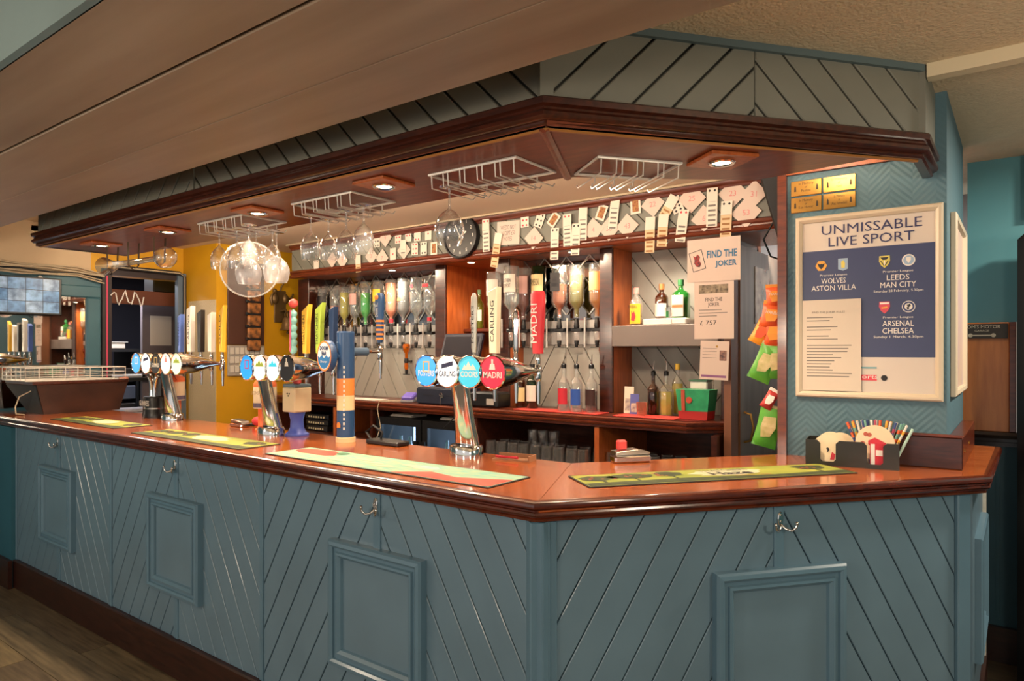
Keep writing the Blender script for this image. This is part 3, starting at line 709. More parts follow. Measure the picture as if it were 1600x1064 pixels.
# ------------------------------------------------------------------ playing cards, paper squares, clock, notice
CY_ = BF - .007
CARD = mat('card_white', 'DED2C4', .6); CARDT = mat('card_tan', 'CDB48E', .6)
def pips(m, w, h, n, parent):
    g = G(); rows = max(1, (n + 1) // 2)
    for r in range(rows):
        z = (r - (rows - 1) / 2) * h * .72 / max(1, rows - 1) if rows > 1 else 0
        for x in ((-w * .22, w * .22) if n > 1 else (0,)):
            k = w * .13; g.face([(x, -.0012, z - k), (x + k, -.0012, z), (x, -.0012, z + k), (x - k, -.0012, z)])
    obj('pips', g, m, parent)['kind'] = 'stuff'
def court(parent, w, h, m):
    g = G().prism([(-w * .3, -h * .36), (w * .3, -h * .36), (w * .3, h * .36), (-w * .3, h * .36)], -.0012, -.0006)
    obj('court_figure', g, mat('court_tan', 'B98A50', .7, col2='7A3026', vs=70), parent)
def pin(name, px, py, rot, label, cat, group, y=CY_):
    p = on_y(px, py, y - random.uniform(0, .004)); t = thing(name, label, cat, p, 0, group); t.rotation_euler = (0, math.radians(rot), 0); return t
GC = 'playing cards pinned on the pelmet'
# kind: r red pips, b black pips, c court card, k card back
for (px, py, rot, kind, n) in ((589, 377, 0, 'b', 6), (622, 371, 0, 'r', 6), (638, 368, 0, 'r', 2), (652, 367, 0, 'r', 4), (669, 365, 0, 'r', 1), (614, 397, 0, 'r', 1), (648, 389, 0, 'r', 6), (662, 388, 0, 'b', 4), (678, 388, 0, 'c', 0), (820, 344, 0, 'r', 6), (843, 344, 22, 'b', 6), (865, 343, 40, 'k', 0), (940, 332, 22, 'c', 0), (993, 322, -3, 'c', 0), (1057, 320, -22, 'b', 8), (494, 415, 0, 'b', 4)):
    lab = {'r': 'single playing card with %d red pips pinned on the grey pelmet' % n, 'b': 'single playing card with %d black pips pinned on the grey pelmet' % n, 'c': 'single court playing card with a painted figure pinned on the pelmet', 'k': 'playing card pinned at a slant showing its patterned back'}[kind]
    t = pin('playing_card', px, py, rot, lab, 'playing card', GC)
    obj('card', G().rbox(-.031, .031, -.0006, .0, -.044, .044, .0002), CARD, t)
    if kind in 'rb': pips(RED if kind == 'r' else INK, .062, .088, n, t)
    else: court(t, .062, .088, None)
# strips of overlapping cards hanging down
for (px, py, rot, hgt, tan, first) in ((560, 412, 0, .13, 1, 'c'), (630, 386, 2, .10, 0, 'n'), (760, 368, 0, .21, 0, 'r'), (776, 391, 12, .22, 1, 'c'), (887, 361, 0, .20, 0, 'r'), (867, 381, 3, .19, 0, 'b'), (900, 374, 4, .185, 0, 'b'), (911, 350, 3, .19, 0, 'c'), (960, 332, 8, .19, 0, 'r'), (1016, 367, 3, .195, 1, 'c'), (1046, 322, 33, .12, 1, 'c'), (1036, 360, 5, .175, 1, 'c'), (1066, 353, 9, .17, 0, 'r'), (1113, 324, 2, .20, 0, 'b'), (1135, 345, 3, .20, 1, 'b')):
    lab = 'hanging strip of overlapping %s playing cards, first card %s' % ('tan' if tan else 'white', {'c': 'a court figure', 'n': 'blank', 'r': 'with red pips', 'b': 'with black pips'}[first])
    t = pin('card_strip', px, py, rot, lab, 'card strip', 'card strips hanging on the pelmet', CY_ - .006)
    n_ = max(2, round(hgt / .03))
    for k in range(n_):
        z1 = hgt / 2 - k * (hgt - .05) / (n_ - 1); y_ = -.001 * (n_ - k)
        if k == 0: z1 = hgt / 2
        c_ = obj('card', G().rbox(-.029, .029, y_ - .0006, y_, z1 - (.07 if k == 0 else .05), z1, .0002), CARDT if tan and k else CARD, t)
        if k == 0 and first in 'rb': 
            g = G(); 
            for x in (-.014, .014): g.face([(x, y_ - .001, z1 - .022), (x + .007, y_ - .001, z1 - .014), (x, y_ - .001, z1 - .006), (x - .007, y_ - .001, z1 - .014)])
            obj('pips', g, RED if first == 'r' else INK, c_)
        elif k: obj('pips', G().box(-.02, .02, y_ - .001, y_ - .0007, z1 - .046, z1 - .036), INKG if not tan else mat('court_brown', '96683C', .7), c_)
# white squares with pink handwritten numbers
for (px, py, num, s_) in ((602, 372, '9', .095), (631, 391, '12', .095), (580, 400, '3', .095), (597, 403, '7', .095), (519, 406, '1', .09), (535, 407, '5', .09), (834, 372, '14', .10), (927, 359, '4', .10), (952, 357, '38', .10), (980, 353, '43', .10), (1020, 319, '22', .10), (1081, 310, '25', .11), (1100, 341, '6', .10), (1145, 302, '23', .11), (1166, 332, '53', .11), (1178, 303, '31', .10)):
    t = pin('paper_square', px, py, 45 + random.uniform(-5, 5), ('white paper square with %s written in pink, pinned cornerwise on the pelmet' % num) if num in ('22', '25', '23', '53') else 'white paper square with a faint pink number, pinned cornerwise on the pelmet', 'paper', 'numbered paper squares on the pelmet', CY_ - .003)
    obj('sheet', G().box(-s_ / 2, s_ / 2, -.0006, 0, -s_ / 2, s_ / 2), PAPERP, t)
    x = text(num, .028, PINKI, t, (0, -.0014, 0)); x.rotation_euler = (PI / 2, -PI / 4, 0)
p = on_y(723, 370, BF - .005)
t = thing('wall_clock', 'round black wall clock with white numerals on the pelmet', 'clock', p)
Mx = Matrix.Rotation(PI / 2, 4, 'X')
obj('case', G().lathe([(0, 0), (.15, 0), (.152, .02), (.145, .034), (.135, .036), (.132, .026), (0, .026)], 36, Mx), BLACK, t, 40)
for k in range(12):
    a = k * PI / 6; text(['12', '1', '2', '3', '4', '5', '6', '7', '8', '9', '10', '11'][k], .020, WHITE, t, (.108 * math.sin(a), -.0275, .108 * math.cos(a)), name='numeral')
for (a, L, w_) in ((1.1, .06, .005), (-.5, .09, .0035)):
    obj('clock_hand', G().box(-w_, w_, -.030, -.0285, -.01, L, Matrix.Rotation(a, 4, 'Y')), WHITE, t)
t = pin('notice', 794, 364, 2, 'white paper notice about fifty pound notes beside the clock', 'notice', None, CY_)
obj('sheet', G().box(-.09, .09, -.0006, 0, -.075, .075), PAPERP, t)
text('WE DO NOT\nACCEPT £50\nNOTES', .10, INKG, t, (0, -.0014, 0), width=.12)
# signs below the pelmet on the right
SY = BF - .012
def sheet(name, px0, py0, px1, py1, label, cat, y=SY, rot=0, m=None):
    p = on_y(px0, py0, y); q_ = on_y(px1, py1, y); w_, h_ = q_.x - p.x, p.z - q_.z
    t = thing(name, label, cat, ((p.x + q_.x) / 2, y, (p.z + q_.z) / 2)); t.rotation_euler = (0, math.radians(rot), 0)
    obj('sheet', G().box(-w_ / 2, w_ / 2, -.0008, 0, -h_ / 2, h_ / 2), m or PAPERP, t); return t, w_, h_
t, w_, h_ = sheet('joker_sign', 1074, 376, 1157, 437, 'landscape white sign reading find the joker in blue', 'sign', SY - .006)
text('FIND THE', h_ * .17, mat('blue_print', '2A6A90', .6), t, (w_ * .16, -.002, h_ * .13), width=w_ * .56, bold=.03)
text('JOKER', h_ * .17, MATS['blue_print'], t, (w_ * .24, -.002, -h_ * .11), width=w_ * .40, bold=.03)
cdm = obj('printed_card', G().rings(-.036, .036, -.052, .052, [(0, -.0012), (.003, -.0012)]), INK, t); cdm.location = (-w_ * .30, -.0005, 0); cdm.rotation_euler = (0, math.radians(-14), 0)
obj('printed_figure', G().prism([(-.012, -.028), (.004, -.036), (.016, -.022), (.010, .0), (.019, .016), (.008, .034), (-.004, .022), (-.016, .032), (-.014, .008), (-.020, -.008)], -.0014, -.0010), mat('figure_red', 'B23A3A', .7, col2='2A2428', vs=80), cdm)
t, w_, h_ = sheet('prize_notice', 1085, 441, 1147, 529, 'portrait find the joker notice with a handwritten prize amount', 'notice', SY)
obj('printed_photo', G().box(-w_ * .38, w_ * .36, -.0014, -.001, h_ * .29, h_ * .44), mat('print_photo', 'A89880', .7, col2='4A3E34', vs=45), t)
text('FIND THE\nJOKER', h_ * .17, INK, t, (0, -.0016, h_ * .13), width=w_ * .42)
obj('text_lines', G().box(-w_ * .38, w_ * .20, -.0015, -.001, -h_ * .005, h_ * .008).box(-w_ * .38, w_ * .34, -.0015, -.001, -h_ * .058, -h_ * .045).box(-w_ * .38, w_ * .08, -.0015, -.001, -h_ * .111, -h_ * .098), INKG, t)['kind'] = 'stuff'
text('£ 757', h_ * .08, INK, t, (-w_ * .14, -.0016, -h_ * .22), width=w_ * .42)
t, w_, h_ = sheet('certificate', 1094, 533, 1139, 594, 'small certificate with photograph and purple band below the prize notice', 'certificate', SY + .004, 2)
obj('printed_photo', G().box(w_ * .18, w_ * .42, -.0014, -.001, -.0, h_ * .26), mat('portrait_print', '9A7468', .7, col2='4A3A40', vs=60), t)
obj('purple_band', G().box(-w_ * .45, w_ * .42, -.0014, -.001, -h_ * .44, -h_ * .38), mat('purple_print', '8A5A86', .7), t)
gg = G()
for k in range(4): gg.box(-w_ * .42, w_ * .08, -.0014, -.001, h_ * (.30 - k * .08), h_ * (.31 - k * .08))
obj('text_lines', gg, INKG, t)['kind'] = 'stuff'
obj('seal', G().cyl((w_ * .08, -.0016, h_ * .36), (w_ * .08, -.001, h_ * .36), .006, n=12), BRASS, t)
# post at the bay end that the sheets hang from
struct('trim_10', G().box(-1.233, -1.195, BF + .02, 3.60, 0, 2.13), mat('door_post', '7A4A30', .4, var=.1, vs=8), 'brown timber post at the end of the back bar')

# ================================================================== PUMPS ON THE BAR
LENSW = mat('lens_white', 'F4F2EE', .3, emit=.55)
def emitter(key, col, e=.5): return mat(key, col, .3, emit=e)
LB = emitter('lens_blue', '2C8FE0'); LT = emitter('lens_teal', '35A9C0'); LR = emitter('lens_red', 'C81E3A', .4)
LP = emitter('lens_pale', 'F2E4D8'); LG = emitter('lens_green', 'DDE8C0'); LK = mat('lens_dark', '2A2A2E', .3)
COLS = {'yellow': mat('handle_yellow', 'E2B33C', .4), 'green': mat('handle_green', 'A9C24A', .4), 'white': mat('handle_white', 'ECE6DA', .4), 'cream': mat('handle_cream', 'E4DCC0', .4),
        'black': mat('handle_black', '2C2824', .35), 'brown': mat('handle_brown', '5A4432', .4), 'grey': mat('handle_grey', 'A8A8A2', .3, .4), 'red': mat('handle_red', 'D8353F', .4), 'navy': mat('handle_navy', '1E3558', .4),
        'lime': mat('handle_lime', '9AB04A', .4), 'blue': mat('handle_blue', '5A78C8', .4), 'turq': mat('handle_turq', '8CC8C4', .4), 'pink': mat('handle_pink', 'D8607A', .4), 'berry': mat('handle_berry', 'E0504A', .4), 'orange': mat('handle_orange', 'E08A48', .4), 'chrome': CHROME}
BLU = mat('print_navy', '2A2C50', .5)
RZ_SIDE = (PI / 2, -PI / 2, 0)
def handle(parent, x, y, z, spec):
    """tap handle standing on its valve; spec: kind, colour, height, width, words"""
    kind, col, h, w_, words = spec; m = COLS[col]
    obj('ferrule', G().lathe([(.010, 0), (.012, .012), (.010, .03), (.008, .05)], 12, Matrix.Translation((x, y, z))), CHROME, parent, 40)
    z0 = z + .045
    if kind == 'slab':      # slab with slanted top
        o = obj('tap_handle', G().prism([(x - w_ * .36, z0), (x + w_ * .36, z0), (x + w_ / 2, z0 + h), (x - w_ / 2, z0 + h * .93)], y - .016, y + .016, .004), m, parent)
    elif kind == 'fin':     # leaning pointed fin
        o = obj('tap_handle', G().prism([(x - w_ * .3, z0), (x + w_ * .3, z0), (x + w_ * .42, z0 + h * .6), (x + w_ * .75, z0 + h), (x - w_ * .45, z0 + h * .86), (x - w_ * .45, z0 + h * .5)], y - .014, y + .014, .004), m, parent)
    elif kind == 'paddle':  # rounded paddle
        o = obj('tap_handle', G().lathe([(.010, 0), (.014, h * .1), (w_ * .42, h * .45), (w_ * .5, h * .75), (w_ * .45, h * .93), (w_ * .2, h), (0, h)], 16, Matrix.Translation((x, y, z0)), 1, .6), m, parent, 50)
    elif kind == 'round':
        o = obj('tap_handle', G().lathe([(w_ * .36, 0), (w_ * .4, h * .3), (w_ * .5, h * .6), (w_ * .5, h * .95), (w_ * .4, h), (0, h)], 16, Matrix.Translation((x, y, z0))), m, parent, 50)
    elif kind == 'knobs':   # stack of bulging letters topped with a berry
        pr = []
        for k in range(6): pr += [(w_ * .34, h * .13 * k), (w_ * .5, h * .13 * k + h * .05), (w_ * .5, h * .13 * k + h * .09)]
        o = obj('tap_handle', G().lathe(pr + [(0, h * .8)], 14, Matrix.Translation((x, y, z0))), m, parent, 50)
        obj('berry_top', G().ball((x, y, z0 + h * .9), w_ * .62, n=14, m=10), COLS['berry'], o, 60)
        obj('ribbon', G().box(x - w_ * .1, x + w_ * .16, y - w_ * .53, y - w_ * .46, z0 + .01, z0 + h * .78), COLS['pink'], o)
    if words:
        tx = text(words, w_ * (.40 if kind != 'round' else .5), INK if col not in ('black', 'navy', 'red', 'knobs') else WHITE, o, (x + (w_ * .0), y - (.0175 if kind in ('slab', 'fin') else w_ * .52 if kind == 'round' else w_ * .32), z0 + h * .48), RZ_SIDE, width=h * .62)
    return o
def tap(parent, x, y, z):
    v_ = obj('tap_valve', G().lathe([(.013, -.045), (.016, -.03), (.016, .012), (.011, .02), (.010, .028)], 12, Matrix.Translation((x, y, z))).cyl((x, y - .06, z - .005), (x, y, z - .005), .009, n=10), CHROME, parent, 40)
    obj('nozzle', G().lathe([(.009, 0), (.010, -.03), (.0065, -.10), (.005, -.10)], 10, Matrix.Translation((x, y + .004, z - .04))), CHROME, v_, 40)
def medallion(parent, x, y, z, m, words, r=.056, ink=None, extra=None):
    Mx_ = Matrix.Translation((x, y, z)) @ Matrix.Rotation(PI / 2, 4, 'X')
    d = obj('medallion', G().lathe([(0, .012), (r * .9, .012), (r * .93, .008)], 28, Mx_), m, parent, 40)
    obj('rim', G().lathe([(r * .90, .010), (r * .94, .016), (r, .012), (r, -.012), (r * .9, -.014)], 28, Mx_), CHROME, d, 40)
    if words: text(words, r * .36, ink or WHITE, d, (x, y - .0128, z - (r * .15 if extra else 0)), width=r * 1.35, bold=.02)
    if extra:
        em = extra[1]
        if extra[0] == 'flag': obj('emblem', G().prism([(x - r * .45, z + r * .15), (x + r * .45, z + r * .35), (x + r * .45, z + r * .62), (x - r * .45, z + r * .42)], y - .0135, y - .0124), em, d)
        elif extra[0] == 'figure': obj('emblem', G().prism([(x - r * .22, z + r * .15), (x + r * .22, z + r * .15), (x + r * .16, z + r * .45), (x + r * .06, z + r * .5), (x + r * .07, z + r * .75), (x - r * .07, z + r * .75), (x - r * .06, z + r * .5), (x - r * .16, z + r * .45)], y - .0135, y - .0124), em, d)
        elif extra[0] == 'ring': obj('emblem', G().rings(x - r * .28, x + r * .28, z - r * .1, z + r * .6, [(0, y - .0126), (r * .09, y - .0126)]), em, d)
        elif extra[0] == 'peaks': obj('emblem', G().prism([(x - r * .55, z + r * .1), (x + r * .55, z + r * .1), (x + r * .3, z + r * .45), (x + r * .12, z + r * .3), (x - r * .05, z + r * .62), (x - r * .25, z + r * .3), (x - r * .35, z + r * .42)], y - .0135, y - .0124), em, d)
    return d
def tower(label, bx, by, xs, ym_, yt, zb, meds, handles, group='chrome beer fonts on the bar'):
    """chrome T-bar font: base, leaning column, cross bar, one bullet body per tap"""
    t = thing('beer_font', label, 'beer tap', (bx, by, CT), 0, group)
    L_ = lambda x, y, z: (x - bx, y - by, z - CT)
    obj('base_collar', G().lathe([(.076, 0), (.076, .036), (.070, .044), (.05, .046)], 28, None, 1, .8), CHROME, t, 40)
    topx = (xs[0] + xs[-1]) / 2 if len(xs) > 4 else bx + .01
    col = G(); n_ = 9; ring = []
    for k in range(n_):
        f_ = k / (n_ - 1); cx_ = 0; cyv = -.055 * f_ + .01; rx = .058 - .015 * f_ - .006 * math.sin(f_ * PI); z_ = .044 + (zb - .03 - CT - .044) * f_
        ring.append((cx_, cyv, z_, rx))
    N = 20
    vs = [(c[0] + c[3] * math.cos(2 * PI * i / N), c[1] + c[3] * .72 * math.sin(2 * PI * i / N), c[2]) for c in ring for i in range(N)]
    col.add(vs, [(k * N + i, k * N + (i + 1) % N, (k + 1) * N + (i + 1) % N, (k + 1) * N + i) for k in range(n_ - 1) for i in range(N)])
    obj('column', col, CHROME, t, 50)
    a_ = L_(xs[0] - .03, ym_ + .07, zb); b_ = L_(xs[-1] + .03, ym_ + .07, zb)
    obj('cross_bar', G().cyl(a_, b_, .040, n=20), CHROME, t, 40)
    for i, x in enumerate(xs):
        lx, ly, lz = L_(x, ym_, zb)
        Mx_ = Matrix.Translation((lx, ly, lz)) @ Matrix.Rotation(-PI / 2, 4, 'X')
        D = yt - ym_
        obj('font_body', G().lathe([(.058, .0), (.060, .03), (.056, .08), (.040, D * .5), (.026, D * .7), (.014, D * .84), (.010, D - .01)], 20, Mx_), CHROME, t, 50)
        m, wd, ink, ex_ = meds[i]
        medallion(t, lx, ly - .004, lz, m, wd, .066, ink, ex_)
        tap(t, lx, yt - by, lz)
        handle(t, lx, yt - by, lz + .025, handles[i])
    return t
def span(a, b, n): return [a + (b - a) * k / (n - 1) for k in range(n)]
tower('chrome four-tap beer font at the corner with glowing round badges and a red handle', -1.83, 2.14, span(-1.955, -1.609, 4), 2.05, 2.34, 1.448,
      [(LB, 'FOSTERS', WHITE, ('ring', mat('gold_print', 'E0B050', .4))), (LENSW, 'CARLING', BLU, ('flag', BLU)), (LT, 'COORS', WHITE, ('peaks', WHITE)), (LR, 'MADRI', WHITE, ('figure', WHITE))],
      [('paddle', 'grey', .27, .036, 'FOSTERS'), ('slab', 'cream', .29, .052, 'CARLING'), ('paddle', 'chrome', .19, .034, ''), ('round', 'red', .26, .062, 'MADRI')])
tower('chrome five-tap beer font nearest the doorway', -4.19, 2.12, span(-4.47, -3.97, 5), 2.05, 2.32, 1.452,
      [(LB, '', None, ('ring', WHITE)), (LENSW, '', None, ('flag', BLU)), (LK, 'GUINNESS', WHITE, ('ring', mat('harp_gold', 'C8A860', .4))), (LP, '', None, ('figure', PINKI)), (LG, '', None, ('peaks', COLS['lime']))],
      [('slab', 'blue', .25, .036, 'FOSTERS'), ('slab', 'white', .30, .055, 'CARLING'), ('slab', 'black', .27, .045, ''), ('slab', 'white', .25, .045, ''), ('fin', 'yellow', .29, .045, 'GOLD')])
tower('chrome four-tap font with fruit topped and cider handles', -3.07, 2.06, span(-3.15, -2.816, 4), 1.99, 2.25, 1.445,
      [(LB, '', None, ('ring', mat('lens_red2', 'D05060', .4))), (LP, '', None, ('peaks', COLS['lime'])), (LENSW, '', None, ('peaks', LT)), (LK, '', None, ('figure', mat('steel_print', 'B8B4AC', .4)))],
      [('knobs', 'turq', .30, .040, ''), ('fin', 'yellow', .26, .048, 'THATCHERS'), ('fin', 'green', .265, .048, 'THATCHERS'), ('slab', 'navy', .24, .040, '')])

# tall blue ale tower
p = on_z(540, 690, CT)
t = thing('ale_tower', 'tall blue cylindrical ale tower with orange band and oval badge', 'beer tap', (p.x, p.y, CT))
DB = mat('tower_blue', '2A4C78', .35); DO = mat('tower_orange', 'E88A40', .4); DC = mat('tower_sand', 'E6C89A', .4)
obj('foot_ring', G().lathe([(.046, 0), (.046, .022), (.043, .024)], 28), DC, t, 40)
for (z0, z1, m) in ((.022, .15, DB), (.15, .22, DC), (.22, .285, DO), (.285, .515, DB)):
    obj('tower_band', G().lathe([(.041, z0), (.041, z1)], 28), m, t, 40)
obj('wave_edge', G().lathe([(.0412, .285), (.0412, .30)], 28), DO, t, 40)
obj('top_cap', G().lathe([(.041, .515), (.038, .522), (0, .523)], 28), DB, t, 40)
obj('painted_emblem', G().prism([(-.012, .07), (.012, .07), (.012, .085), (.004, .095), (-.008, .092), (-.012, .082)], -.0435, -.041), DO, t)
gg = G()
for k in range(14): gg.box(.024, .030, -.0345, -.030, .06 + k * .022, .072 + k * .022)
obj('side_lettering', gg, WHITE, t)['kind'] = 'stuff'
Mx_ = Matrix.Translation((-.05, -.075, .405)) @ Matrix.Rotation(PI / 2, 4, 'X')
bd = obj('badge', G().lathe([(0, .010), (.050, .010), (.054, .0), (.054, -.022), (.03, -.03)], 32, Mx_, 1, 1.38), DB, t, 40)
obj('badge_rim', G().lathe([(.046, .0115), (.052, .0115)], 32, Mx_, 1, 1.38), DO, bd)
obj('badge_sky', G().lathe([(0, .0112), (.046, .0112)], 32, Mx_, 1, 1.38), mat('badge_pale', 'E8EEF2', .35), bd)
obj('badge_sea', G().prism([(-.096, .405), (-.082, .398), (-.068, .408), (-.05, .396), (-.032, .408), (-.018, .398), (-.004, .405), (-.010, .375), (-.03, .352), (-.05, .346), (-.07, .352), (-.09, .375)], -.0872, -.0864), mat('badge_blue', '2F78B8', .35), bd)
text('DOOM\nBAR', .045, mat('badge_navy', '233A6A', .4), bd, (-.05, -.0876, .430), width=.058, bold=.03)
text('Sharps', .014, WHITE, bd, (-.05, -.0880, .378), width=.05)
obj('badge_arm', G().cyl((-.05, -.055, .405), (-.0, -.02, .405), .02, n=12), DB, t, 40)
obj('spout_arm', G().cyl((.0, .03, .425), (.0, .13, .425), .020, n=16), mat('arm_slate', '4A6078', .4), t, 40)
obj('spout_pipe', G().cyl((.0, .13, .425), (.0, .21, .425), .008, n=10), mat('copper', 'B07A58', .3, .9), t, 40)
tap(t, 0, .215, .43)
hd = obj('tap_handle', G().lathe([(.012, 0), (.018, .02), (.020, .12), (.024, .20), (.026, .225), (.018, .245), (0, .25)], 18, Matrix.Translation((0, .215, .47))), DB, t, 50)
for k in range(5): obj('orange_stripe', G().lathe([(.0185 + k * .0006, .485 + k * .022), (.0188 + k * .0006, .495 + k * .022)], 18, Matrix.Translation((0, .215, 0))), DO, hd)
obj('handle_badge', G().ball((0, .192, .695), .014, .005, .014), DO, hd, 60)
text('Doom Bar', .02, WHITE, hd, (0, .192, .635), RZ_SIDE, width=.075)

# stout font: black drum base with curved chrome harp body
p = on_z(240, 652, CT)
t = thing('stout_font', 'black stout font with curved chrome harp body and white lettering', 'beer tap', (p.x, p.y, CT))
obj('drum_base', G().lathe([(.082, 0), (.082, .028), (.078, .034), (.078, .125), (.072, .135), (0, .136)], 32, None, 1, .75), BLACK, t, 40)
text('GUINNESS', .034, WHITE, t, (.0, -.0600, .095), width=.125)
obj('silver_line', G().lathe([(.0785, .056), (.0785, .064)], 32, None, 1, .75), STEEL, t)
for sg in (-1, 1):
    obj('harp_side', G().tube([(sg * .016, 0, .135), (sg * .018, 0, .17), (sg * .024, 0, .20), (sg * .034, 0, .235), (sg * .046, 0, .262), (sg * .052, 0, .272)], [.022, .019, .016, .015, .017, .010], 12), CHROME, t, 60)
obj('back_column', G().rbox(.02, .075, .0, .05, .13, .265, .01), BLACK, t)

# charity collecting boxes
def charity(px, py, label, stem_m, lid_m, box, panda=False):
    p = on_z(px, py, CT); t = thing('charity_box', label, 'collecting box', (p.x, p.y, CT), 0, 'charity boxes on the bar')
    if not box:
        obj('stem', G().lathe([(.052, 0), (.052, .008), (.040, .016), (.036, .022), (.036, .115), (.042, .125)], 24), stem_m, t, 40)
        obj('drum', G().lathe([(.058, .120), (.060, .125), (.060, .235), (.056, .24)], 28), mat('box_clear_cream', 'D8C4A4', .35, var=.1, vs=12), t, 40)
        obj('dark_band', G().lathe([(.0608, .126), (.0608, .150)], 28), mat('band_slate', '5A4E62', .4), t)
        obj('lid', G().lathe([(.060, .236), (.060, .25), (.050, .268), (.03, .275), (0, .276)], 28), lid_m, t, 40)
        text('LIONS', .02, mat('faded_ink', 'A8927A', .6), t, (0, -.0615, .205), width=.07)
        obj('chain', G().tube([(.03, -.02, .27), (.045, -.03, .278), (.06, -.02, .25)], .002, 5), BLACKM, t)
    else:
        obj('stem', G().lathe([(.060, 0), (.060, .008), (.046, .018), (.034, .04), (.032, .08), (.042, .12)], 24), stem_m, t, 40)
        obj('case', G().rbox(-.052, .052, -.052, .052, .12, .245, .006), mat('box_cream', 'D6C6A2', .5, var=.06, vs=12), t)
        obj('lid', G().rbox(-.050, .050, -.050, .050, .246, .262, .004), lid_m, t)
        obj('slot_tab', G().rbox(-.026, .026, -.01, .01, .262, .30, .006), COLS['berry'], t)
        g = G()
        for (x, z, r_) in ((-.008, .214, .005), (.008, .214, .005), (0, .203, .004)): g.cyl((x, -.0535, z), (x, -.0515, z), r_, n=8)
        obj('printed_spots', g, INK, t)['kind'] = 'stuff'
charity(273, 655, 'orange charity box with cream drum beside the stout font', ORANGE, ORANGE, False)
charity(414, 672, 'orange charity box with cream drum and dark band beside the fruit handle font', ORANGE, ORANGE, False)
charity(464, 680, 'blue charity box with square cream top beside the chrome font', mat('charity_blue', '4658B0', .4), mat('lid_slate', '5E7886', .4), True)

# ------------------------------------------------------------------ bar runners
def runner(label, loc, rotz, L, W, base, build):
    t = thing('bar_runner', label, 'bar runner', (loc[0], loc[1], CT + .0006), rotz, 'printed bar runners on the bar')
    obj('rubber_backing', G().rbox(0, L, 0, W, 0, .003, .001), BLACKM, t)
    pf = obj('printed_face', G().box(.006, L - .006, .006, W - .006, .003, .0036), base, t)
    build(t, L, W); return t
FLAT = (0, 0, 0)
def blob(parent, m, cx_, cy_2, rx, ry, z=.0042, n=14, seed=0, name='print'):
    rnd = random.Random(seed); pts = [(cx_ + rx * math.cos(2 * PI * k / n) * rnd.uniform(.75, 1.1), cy_2 + ry * math.sin(2 * PI * k / n) * rnd.uniform(.75, 1.1), z) for k in range(n)]
    return obj(name, G().face(pts), m, parent)
RG = mat('print_yellowgreen', '9E9C38', .7, col2='76842C', vs=6); RDK = mat('print_darkgreen', '262E16', .7, col2='3E4820', vs=25)
RPALE = mat('print_pale', 'B8B494', .7)
def orchard(t, L, W, word=True, sd=1):
    obj('print_ground', G().face([(.008, .008, .0040), (L - .008, .008, .0040), (L - .008, W * .30, .0040), (L * .7, W * .22, .0040), (L * .35, W * .32, .0040), (.008, W * .25, .0040)]), RDK, t)
    for k, (fx, fy, r) in enumerate(((.08, .62, .07), (.20, .66, .085), (.34, .70, .06), (.90, .68, .07))):
        tr = blob(t, RDK, L * fx, W * fy, L * r, W * .22, .0043, 16, sd * 10 + k, 'printed_tree')
        obj('printed_trunk', G().face([(L * fx - .006, W * .22, .0044), (L * fx + .006, W * .22, .0044), (L * fx + .003, W * .6, .0044), (L * fx - .003, W * .6, .0044)]), RDK, tr)
        gg = G()
        for j in range(7):
            ax, ay = L * fx + random.uniform(-.8, .8) * L * r, W * fy + random.uniform(-.7, .7) * W * .2
            gg.face([(ax + .006 * math.cos(q_), ay + .006 * math.sin(q_), .0047) for q_ in [i_ * PI / 3 for i_ in range(6)]])
        obj('printed_apples', gg, mat('apple_red', '9A3A2A', .5), tr)['kind'] = 'stuff'
    blob(t, RPALE, L * .56, W * .58, L * .15, W * .30, .0045, 18, sd)
    if word:
        text('THATCHERS', W * .16, mat('print_slate', '4A4A38', .6), t, (L * .56, W * .76, .0052), FLAT, width=L * .19)
        text('Haze', W * .26, INK, t, (L * .56, W * .50, .0052), FLAT, width=L * .16, bold=.03)
        text('CLOUDY CIDER', W * .09, mat('print_rust', '9A5A30', .6), t, (L * .62, W * .26, .0052), FLAT, width=L * .14)
q0 = on_z(921, 763, CT); d1 = on_z(1341, 740, CT); LL = math.hypot(d1.x - q0.x, d1.y - q0.y)
runner('yellow green cider bar runner with apple trees on the angled counter', (q0.x, q0.y), math.atan2(d1.y - q0.y, d1.x - q0.x), LL, .20, RG, lambda t, L, W: orchard(t, L, W, True, 1))
q0 = on_z(438, 702, CT)
runner('yellow green bar runner between the fruit topped font and the bar edge', (-3.72, 1.665), 0, 1.0, .21, RG, lambda t, L, W: orchard(t, L, W, False, 2))
q0 = on_z(224, 669, CT)
runner('yellow and dark green bar runner in front of the stout font', (-4.88, 1.70), 0, .88, .21, RG, lambda t, L, W: orchard(t, L, W, False, 3))
RTQ = mat('print_turquoise', '5FA098', .7, col2='9DAA80', vs=14, stretch=(1, 7, 1)); RCO = mat('print_coral', 'C03A2E', .7, col2='CC5240', vs=9)
def tropical(t, L, W):
    blob(t, RCO, L * .13, W * .66, L * .12, W * .26, .0042, 16, 3)
    obj('print_coral_band', G().face([(L * .62, .008, .0042), (L - .008, .008, .0042), (L - .008, W * .62, .0042), (L * .84, W * .30, .0042), (L * .72, W * .42, .0042)]), RCO, t)
    blob(t, mat('print_leaf', '3E7050', .55), L * .235, W * .78, L * .03, W * .14, .0045, 8, 4)
    for k in range(6): blob(t, RPALE, L * (.32 + .07 * k), W * (.30 + .4 * ((k * 37) % 10) / 10), L * .045, W * .07, .0044, 10, 20 + k)
    blob(t, mat('print_bluegrey', '8AA6A8', .55), L * .66, W * .62, L * .07, W * .16, .0043, 10, 40)
runner('turquoise and coral bar runner at the corner of the bar', (-2.52, 1.66), 0, 1.19, .23, RTQ, tropical)

